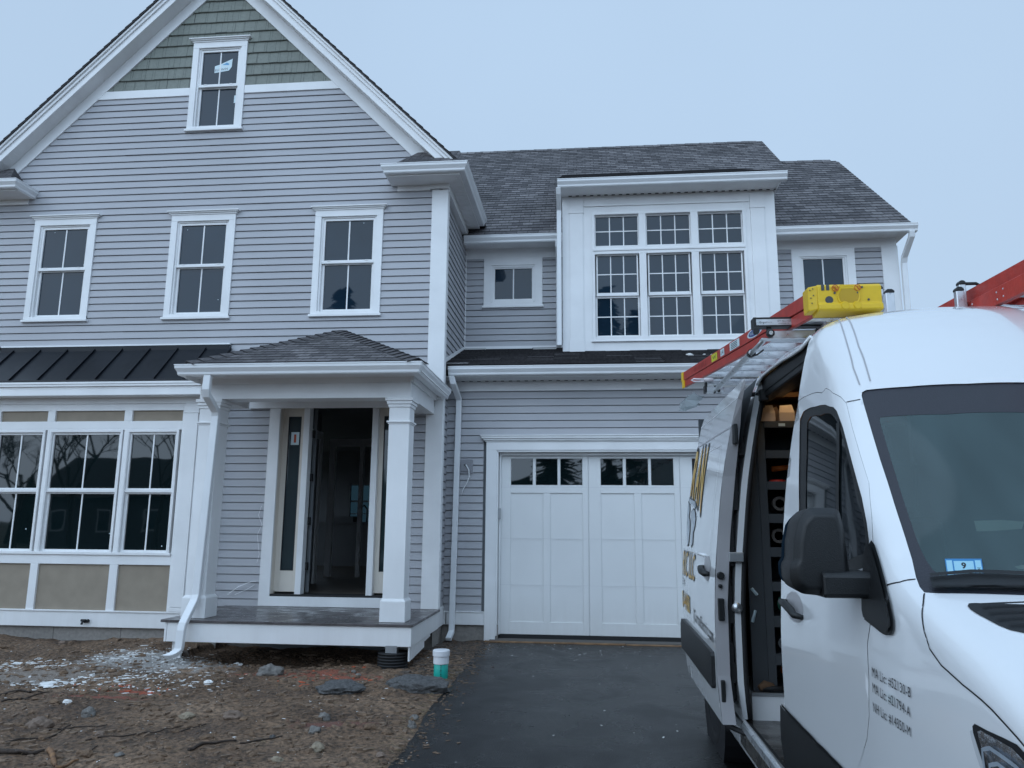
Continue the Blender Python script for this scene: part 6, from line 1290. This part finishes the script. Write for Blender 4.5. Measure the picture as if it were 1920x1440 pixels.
for a, b, s_ in ((SL0, SL1, 1), (SR0, SR1, -1)):
    m = MB(); channel(m, a+Vector((0,0,.036)), b+Vector((0,0,.036)), .078, .030, (s_,0,0)); m.build('front_rail', M['red'], t, bevel=.002)
    m = MB(); channel(m, a+Vector((s_*.006,0,-.040)), b+Vector((s_*.006,0,-.036)), .062, .026, (s_,0,0)); m.build('rear_rail', M['red'], t, bevel=.002)
    m = MB(); d_ = (b-a).normalized(); beam(m, b-d_*.04+Vector((-s_*.004,0,.034)), b+d_*.03+Vector((-s_*.004,0,.034)), .014, .088); beam(m, b-d_*.06+Vector((-s_*.002,0,-.040)), b+d_*.01+Vector((-s_*.002,0,-.040)), .014, .07); m.build('foot', M['yellow'], t, bevel=.003)
for k in range(1, 10):
    m = MB(); f_ = k/10; a = SL0.lerp(SL1, f_); b = SR0.lerp(SR1, f_); beam(m, a+Vector((.004,0,.036)), b+Vector((-.004,0,.036)), .024, .066); beam(m, a+Vector((.004,0,.071)), b+Vector((-.004,0,.071)), .075, .004)
    beam(m, a+Vector((.008,.03,-.040)), b+Vector((-.008,.03,-.040)), .045, .02); m.build('step', M['alu'], t, bevel=.002)
m = MB()      # top cap
x0, x1, y0, y1, z0, z1 = 1.216, 1.580, 4.14, 4.27, 2.546, 2.696
m.prX([(y0+.01,z0),(y1,z0-.005),(y1,z1+.005),(y0+.02,z1+.002),(y0+.004,z1-.012),(y0+.004,z0+.045),(y0-.01,z0+.035),(y0-.012,z0+.006)], x0+.03, x1)
m.prZ([(x0+.031,y0+.012),(x0+.031,y1),(x0-.012,y1+.01),(x0-.010,y0+.045)], z0+.012, z1-.002)
cap_ = m.build('top_cap', M['yellow'], t, bevel=.006); cap_.modifiers['edge'].segments = 3
cx, cz = 1.222+.185, 2.628
m = MB(); m.lathe([(.050,.0),(.056,-.004),(.060,-.004),(.064,.002)], (cx,y0+.002,cz), 32, 'Y'); m.box(cx-.044,cx+.044,y0-.001,y0+.004,cz+.040,z1-.006)
for a in (x0+.165, x1-.135): m.lathe([(.026,.0),(.020,-.012),(.014,-.012)], (a,y0-.004,z0+.026), 12, 'Y')
m.build('cap_relief', M['yellow'], cap_, smooth=False)
m = MB(); m.lathe([(.050,0),(.050,-.0035)], (cx,y0+.004,cz), 30, 'Y'); m.build('cap_recess', mat('yellow_recess_shade', (.50,.31,.01), .5), cap_)  # darker yellow puts the recess shade into the disc colour
m = MB()
for a, c_, w_, h_ in ((.058,.050,.008,.016),(.084,.050,.008,.016)): m.box(x0+a-w_,x0+a+w_,y0+.0015,y0+.0045,cz+c_-h_,cz+c_+h_)
m.lathe([(.021,0),(.021,-.002)], (x0+.088,y0+.004,cz-.020), 18, 'Y')
for a, c_ in ((.118,.018),(.238,.018),(.262,.048),(.292,-.022)): m.lathe([(.006,0),(.006,-.003)], (x0+a,y0+.003,cz+c_), 10, 'Y')
for a, c_ in ((-.002,.045),(.010,.050),(.0,.0),(.012,.012),(.004,-.03)): m.lathe([(.0032,-.002),(.0032,.002)], (x0+a+.0,y0+.03-a*.8,cz+c_), 8, 'Y')
m.build('cap_hole', M['shelf'], cap_)
m = MB()
for a in (x0+.122, x0+.238):
    pr_ = [Vector((a+.0165*math.cos(q), y0-.0005, cz+.045+.0165*math.sin(q))) for q in [2*PI*k/20 for k in range(21)]]; m.tube(pr_, .0022, 6); beam(m, (a-.011,y0-.0005,cz+.056), (a+.011,y0-.0005,cz+.034), .003, .004); m.box(a-.003,a+.003,y0-.001,y0+.001,cz+.036,cz+.054)
m.build('no_step_sign', mat('sign_orange', (.55,.12,.01), .5), cap_, fix=False)
# labels on the web of the near rail
def RL(Y, v, o=.0045): f_ = (Y-4.22)/3.03; a = SL0.lerp(SL1, f_); return (a.x-o, Y, a.z+.036+v*.039)
def rl_quad(m, Ya, Yb, v0, v1, o=.0045): m.quad(RL(Ya,v0,o),RL(Yb,v0,o),RL(Yb,v1,o),RL(Ya,v1,o))
m = MB(); rl_quad(m,5.78,5.55,-.75,.75); rl_quad(m,6.02,5.92,-.7,.7); m.add([RL(5.22+.155*math.cos(a)*-1, .82*math.sin(a), .0045) for a in [2*PI*k/24 for k in range(24)]], [tuple(range(24))]); m.build('white_label', M['sticker'], t, fix=False)
m = MB(); m.add([RL(5.22-.125*math.cos(a), .62*math.sin(a), .0053) for a in [2*PI*k/24 for k in range(24)]], [tuple(range(24))]); m.build('blue_oval', mat('label_navy', (.01,.03,.22), .4), t, fix=False)
m = MB(); rl_quad(m,6.27,6.11,-.78,.78); m.build('yellow_label', mat('label_yellow', (.62,.62,.03), .5), t, fix=False)
m = MB(); text_on(m, '14', lambda u, v: RL(6.0-.06*u, -.45+.9*v, .0055)); text_on(m, 'W', lambda u, v: RL(6.24-.1*u, -.4+.8*v, .0055))
for k in range(4): rl_quad(m,5.75,5.60,-.55+.32*k,-.42+.32*k,.0055)
m.build('lettering', M['ink'], t, fix=False)
m = MB(); text_on(m, 'WERNER', lambda u, v: RL(5.32-.19*u, -.28+.56*v, .0062)); m.build('lettering', M['sticker'], t, fix=False)
m = MB()
for k in range(9): Y = 6.45+.045*k; rl_quad(m, Y+.012, Y, -.5, .55)
m.build('embossed_marks', mat('dark_red', (.20,.018,.015), .5), t, fix=False)
# rack
t = thing('ladder_rack', 'silver aluminium drop down ladder rack with black end caps fixed across the van roof', 'ladder rack', (VX, 5.5, 2.56))
m = MB(); m.box(1.012,2.70,4.60,4.665,2.590,2.632); m.build('crossbar', M['alu'], t, bevel=.003)
m = MB(); m.box(.998,1.012,4.592,4.672,2.580,2.640); m.box(1.0,2.70,4.597,4.668,2.632,2.640); m.box(1.0,2.70,4.597,4.668,2.582,2.590); m.build('trim', M['black'], t)
m = MB(); m.box(1.10,1.36,4.61,4.65,2.512,2.560); m.box(1.04,1.36,4.60,4.66,2.505,2.515); m.build('drop_arm', M['alu'], t, bevel=.003)
m = MB(); m.lathe([(.024,0),(.024,-.02),(.016,-.024)], (1.092,4.60,2.538), 20, 'Y'); m.box(1.078,1.105,4.61,4.63,2.555,2.585); m.lathe([(.018,0),(.018,-.02)], (1.01,4.60,2.55), 14, 'Y'); m.box(1.36,1.40,4.6,4.66,2.505,2.565); m.build('pivot_knob', M['black'], t)
m = MB(); m.lathe([(.012,0),(.012,-.003)], (1.092,4.575,2.538), 16, 'Y'); m.build('pivot_ring', M['alu'], t)
m = MB(); text_on(m, 'Ergo', lambda u, v: (1.035+.038*u, 4.5985, 2.604+.012*v)); text_on(m, '877-462-7223', lambda u, v: (1.14+.078*u, 4.5985, 2.612+.009*v)); text_on(m, 'primedesign.net', lambda u, v: (1.145+.06*u, 4.5985, 2.600+.006*v)); m.build('lettering', M['ink'], t, fix=False)
m = MB(); text_on(m, 'Rack', lambda u, v: (1.075+.034*u, 4.5985, 2.604+.012*v)); m.build('lettering', M['steel'], t, fix=False)
m = MB(); m.tube([(1.068,4.66,2.512),(1.066,5.0,2.513)], .016, 12); m.tube([(1.066,5.0,2.513),(1.065,5.05,2.513),(1.062,6.40,2.518)], .021, 12); m.build('strut', M['alu'], t, smooth=True)
m = MB(); m.lathe([(.027,-.02),(.027,.02)], (1.066,5.02,2.513), 14, 'Y'); m.tube([(1.05,5.02,2.49),(1.10,5.0,2.50),(1.14,4.99,2.53)], .006, 6); m.build('strut_clamp', M['black'], t)
m = MB(); m.box(.985,1.05,6.40,6.46,2.500,2.542); m.box(1.0,2.70,6.46,6.52,2.50,2.545); m.box(1.0,1.9,6.44,6.54,2.575,2.60); m.box(1.05,1.12,6.36,6.5,2.50,2.53); m.build('rear_crossbar', M['alu'], t, bevel=.003)
m = MB(); m.box(.968,.985,6.39,6.47,2.492,2.550); m.box(1.05,1.058,6.39,6.47,2.492,2.550); m.box(.985,1.0,6.46,6.52,2.545,2.59); m.tube([(1.075,6.35,2.49),(1.08,6.38,2.55)], .012, 6); m.build('end_cap', M['black'], t)
m = MB(); m.tube([(1.03,6.42,2.605),(.95,6.42,2.608),(.885,6.42,2.612),(.865,6.42,2.600),(.885,6.42,2.590),(.95,6.42,2.588),(1.0,6.42,2.59)], .0065, 7); m.tube([(.97,6.40,2.60),(1.04,6.40,2.60)], .017, 8); m.build('hook', mat('white_hook', (.72,.68,.70), .5), t, smooth=True)
for x, y, zt, w in ((1.805,4.63,2.800,.050),(1.772,4.70,2.845,.042),(1.940,4.08,2.637,.038),(1.975,4.12,2.684,.034)):
    m = MB(); m.box(x-w/2,x+w/2,y-.018,y+.018,2.45,zt-.015); m.build('upright', M['alu'], t, bevel=.004)
    m = MB(); m.prY([(x-w/2-.002,zt-.018),(x+w/2+.002,zt-.018),(x+w/2+.002,zt-.004),(x+w/4,zt+.006),(x-w/4,zt+.006),(x-w/2-.002,zt-.006)], y-.02, y+.02); m.build('upright_cap', M['black'], t, bevel=.004)
m = MB(); m.tube([(1.99,4.12,2.675),(2.05,4.12,2.675),(2.075,4.12,2.66),(2.075,4.12,2.60)], .009, 8); m.tube([(1.54,4.72,2.832),(1.64,4.72,2.850),(1.76,4.72,2.850)], .007, 8); m.tube([(1.68,4.72,2.852),(1.76,4.72,2.852)], .013, 8); m.build('clamp_handle', M['black'], t, smooth=True)
m = MB(); m.box(1.36,1.47,4.45,4.50,2.535,2.560); m.box(1.37,1.40,4.44,4.45,2.53,2.57); m.box(1.43,1.46,4.44,4.45,2.53,2.57); m.build('ladder_clamp', M['alu'], t, bevel=.004)
# second ladder
t = thing('extension_ladder', 'long red fibreglass extension ladder with rivets on the far side of the van roof', 'ladder', (2.2, 5.0, 2.5))
for x, s_ in ((2.00,1),(2.42,-1)):
    m = MB(); channel(m, (x,2.75,2.485),(x,7.0,2.625), .085, .03, (s_,0,0)); m.build('base_rail', M['red'], t, bevel=.002)
    m = MB(); channel(m, (x+s_*.025,2.75,2.565),(x+s_*.025,7.0,2.705), .075, .03, (s_,0,0)); m.build('fly_rail', M['red'], t, bevel=.002)
m = MB()
for k in range(14): y = 2.9+.3*k; z = 2.485+.033*(y-2.75); m.tube([(2.0,y,z),(2.42,y,z)], .017, 10); m.tube([(2.03,y,z+.08),(2.39,y,z+.08)], .016, 10)
m.build('rungs', M['alu'], t, smooth=True)
m = MB()
for k in range(14):
    y = 2.9+.3*k; z = 2.485+.033*(y-2.75)
    for dy, dz in ((-.03,.018),(.03,.018),(-.028,-.018),(.028,-.018)): m.lathe([(.0045,0),(.003,-.003)], (1.997,y+dy,z+dz), 8, 'X')
m.build('rivets', M['alu'], t)
m = MB(); m.tube([(2.42,4.4,2.50),(2.5,4.35,2.56),(2.62,4.3,2.58)], .008, 6); tag(m.build('bungee_cord', M['rubber'], smooth=True), 'short black cord beside the far ladder on the van roof', 'cord')
m = MB(); random.seed(5)
base = [(.78,6.25,2.40),(.83,6.25,2.455),(.88,6.26,2.465),(.93,6.28,2.44),(.91,6.27,2.40),(.86,6.25,2.37),(.80,6.24,2.34),(.76,6.24,2.35)]
for k in range(4): m.add([(p[0]+random.uniform(-.03,.03), p[1]+.04*k+random.uniform(-.02,.02), p[2]+random.uniform(-.025,.02)) for p in base], [(0,1,4),(1,2,4),(2,3,4),(0,4,5),(0,5,6),(0,6,7)])
tag(m.build('plastic_sheet', seeglass('clear_plastic', (.8,.85,.86), .45, (.30,.33,.34), .2), fix=False), 'crumpled clear plastic sheet caught on top of the sliding door below the ladder feet', 'plastic sheet')
# ================================================================ what stands across the street, seen only mirrored in the windows
random.seed(21)
def tree(x, y, h, lab, dead=True, lev=5):
    t = thing('bare_tree' if dead else 'spruce_tree', lab, 'tree', (x, y, -.2), 'trees in the front yard behind the camera')
    m = MB()
    def br(p, d, l, r, n):
        q = p+d*l; mid = p+d*l*.5+Vector((random.uniform(-1,1),random.uniform(-1,1),random.uniform(-.3,.5)))*l*.06
        m.tube([p, mid, q], [r, r*.85, r*.68], 5 if n > 2 else 3, cap=False)
        if n == 0: return
        for _ in range(3 if n > 2 else 5):
            ax = Vector((random.uniform(-1,1),random.uniform(-1,1),random.uniform(-.2,.9))).normalized(); nd = (d*.75+ax*.75).normalized(); br(p+d*l*random.uniform(.55,1.0), nd, l*random.uniform(.58,.78), r*.55, n-1)
    if dead:
        br(Vector((x,y,-.3)), Vector((random.uniform(-.05,.05),0,1)), h*.34, h*.0150, lev); m.build('trunk', M['bark'], t, fix=False)
    else:
        m.tube([(x,y,-.3),(x,y,h)], [.2,.03], 6); m.build('trunk', M['bark'], t); m = MB()
        for k in range(900):
            f_ = random.random()**.8; z = h*(.06+.94*f_); R_ = h*.24*(1-f_)*random.uniform(.45,1.05)+.1; a = random.random()*2*PI; p = Vector((x+R_*math.cos(a), y+R_*math.sin(a), z-R_*.25)); s_ = random.uniform(.25,.5)
            tdir = Vector((math.cos(a),math.sin(a),-.3)); sd_ = Vector((-math.sin(a),math.cos(a),random.uniform(-.3,.3))); m.add([p-tdir*s_-sd_*s_*.5, p-tdir*s_+sd_*s_*.5, p+tdir*s_+sd_*.05, p+tdir*s_-sd_*.05], [(0,1,2,3)])
        m.build('crown', mat('needles', (.02,.035,.022), .9, var=.4, vscale=4), t, fix=False)
for x, y, h, lab, lv in ((-20,-9.5,9,'wide bare tree in the front yard, far left',6),(-16.5,-9.5,8.5,'bare tree in the front yard facing the bay window',6),(-25,-13,9,'bare tree in the front yard beyond the others',5),(3.6,-11,13,'bare tree in the front yard straight behind the van',6),(5.2,-11.5,13,'bare tree in the front yard, right of the driveway line',6),(7.2,-12,12,'slim bare tree in the front yard further right',5)): tree(x, y, h, lab, True, lv)
for x, y, h, lab in ((.9,-12,12.2,'dark spruce straight behind the camera'),(2.4,-13,11.4,'smaller dark spruce beside the larger one'),(-1.5,-12.8,6.6,'short dark spruce behind the camera on the left side of the driveway'),(-10.8,-12.5,11.6,'dark spruce in the front yard left of the driveway')): tree(x, y, h, lab, False)  # the short spruce is added so the left garage panes mirror something dark
t = thing('neighbour_house', 'dark grey neighbour house across the street mirrored in the bay window', 'house', (-30, -30, -.2))
m = MB(); m.box(-34,-22,-34,-26,-.2,3.0); m.build('wall', mat('neighbour_siding', (.10,.10,.11), .7), t, fix=False)
m = MB(); m.prX([(-25.4,2.9),(-30,5.6),(-34.6,2.9)], -34.5, -21.5); m.build('roof', mat('neighbour_roof', (.04,.038,.04), .85), t)
m = MB()
for x in (-33,-30,-27,-24):
    for z in (.8,): m.box(x,x+1,-26.0,-25.93,z,z+1.3)
m.build('window', M['white'], t); m = MB()
for x in (-33,-30,-27,-24):
    for z in (.8,): m.box(x+.1,x+.9,-25.93,-25.92,z+.1,z+1.2)
m.build('pane', M['glass'], t)
m = MB()
for k in range(260): x = random.uniform(-45,45); y = -36-random.random()*6; h_ = random.uniform(3.2,5.6); m.add([(x-1.6,y,-.3),(x+1.6,y+random.uniform(-1,1),-.3),(x+random.uniform(.2,1.2),y,h_),(x-random.uniform(.2,1.2),y,h_*.9)], [(0,1,2,3)])
tag(m.build('woodland', bpy.data.materials['needles'], fix=False), 'far dark woodland mass beyond the houses across the street', 'woodland', kind='stuff')
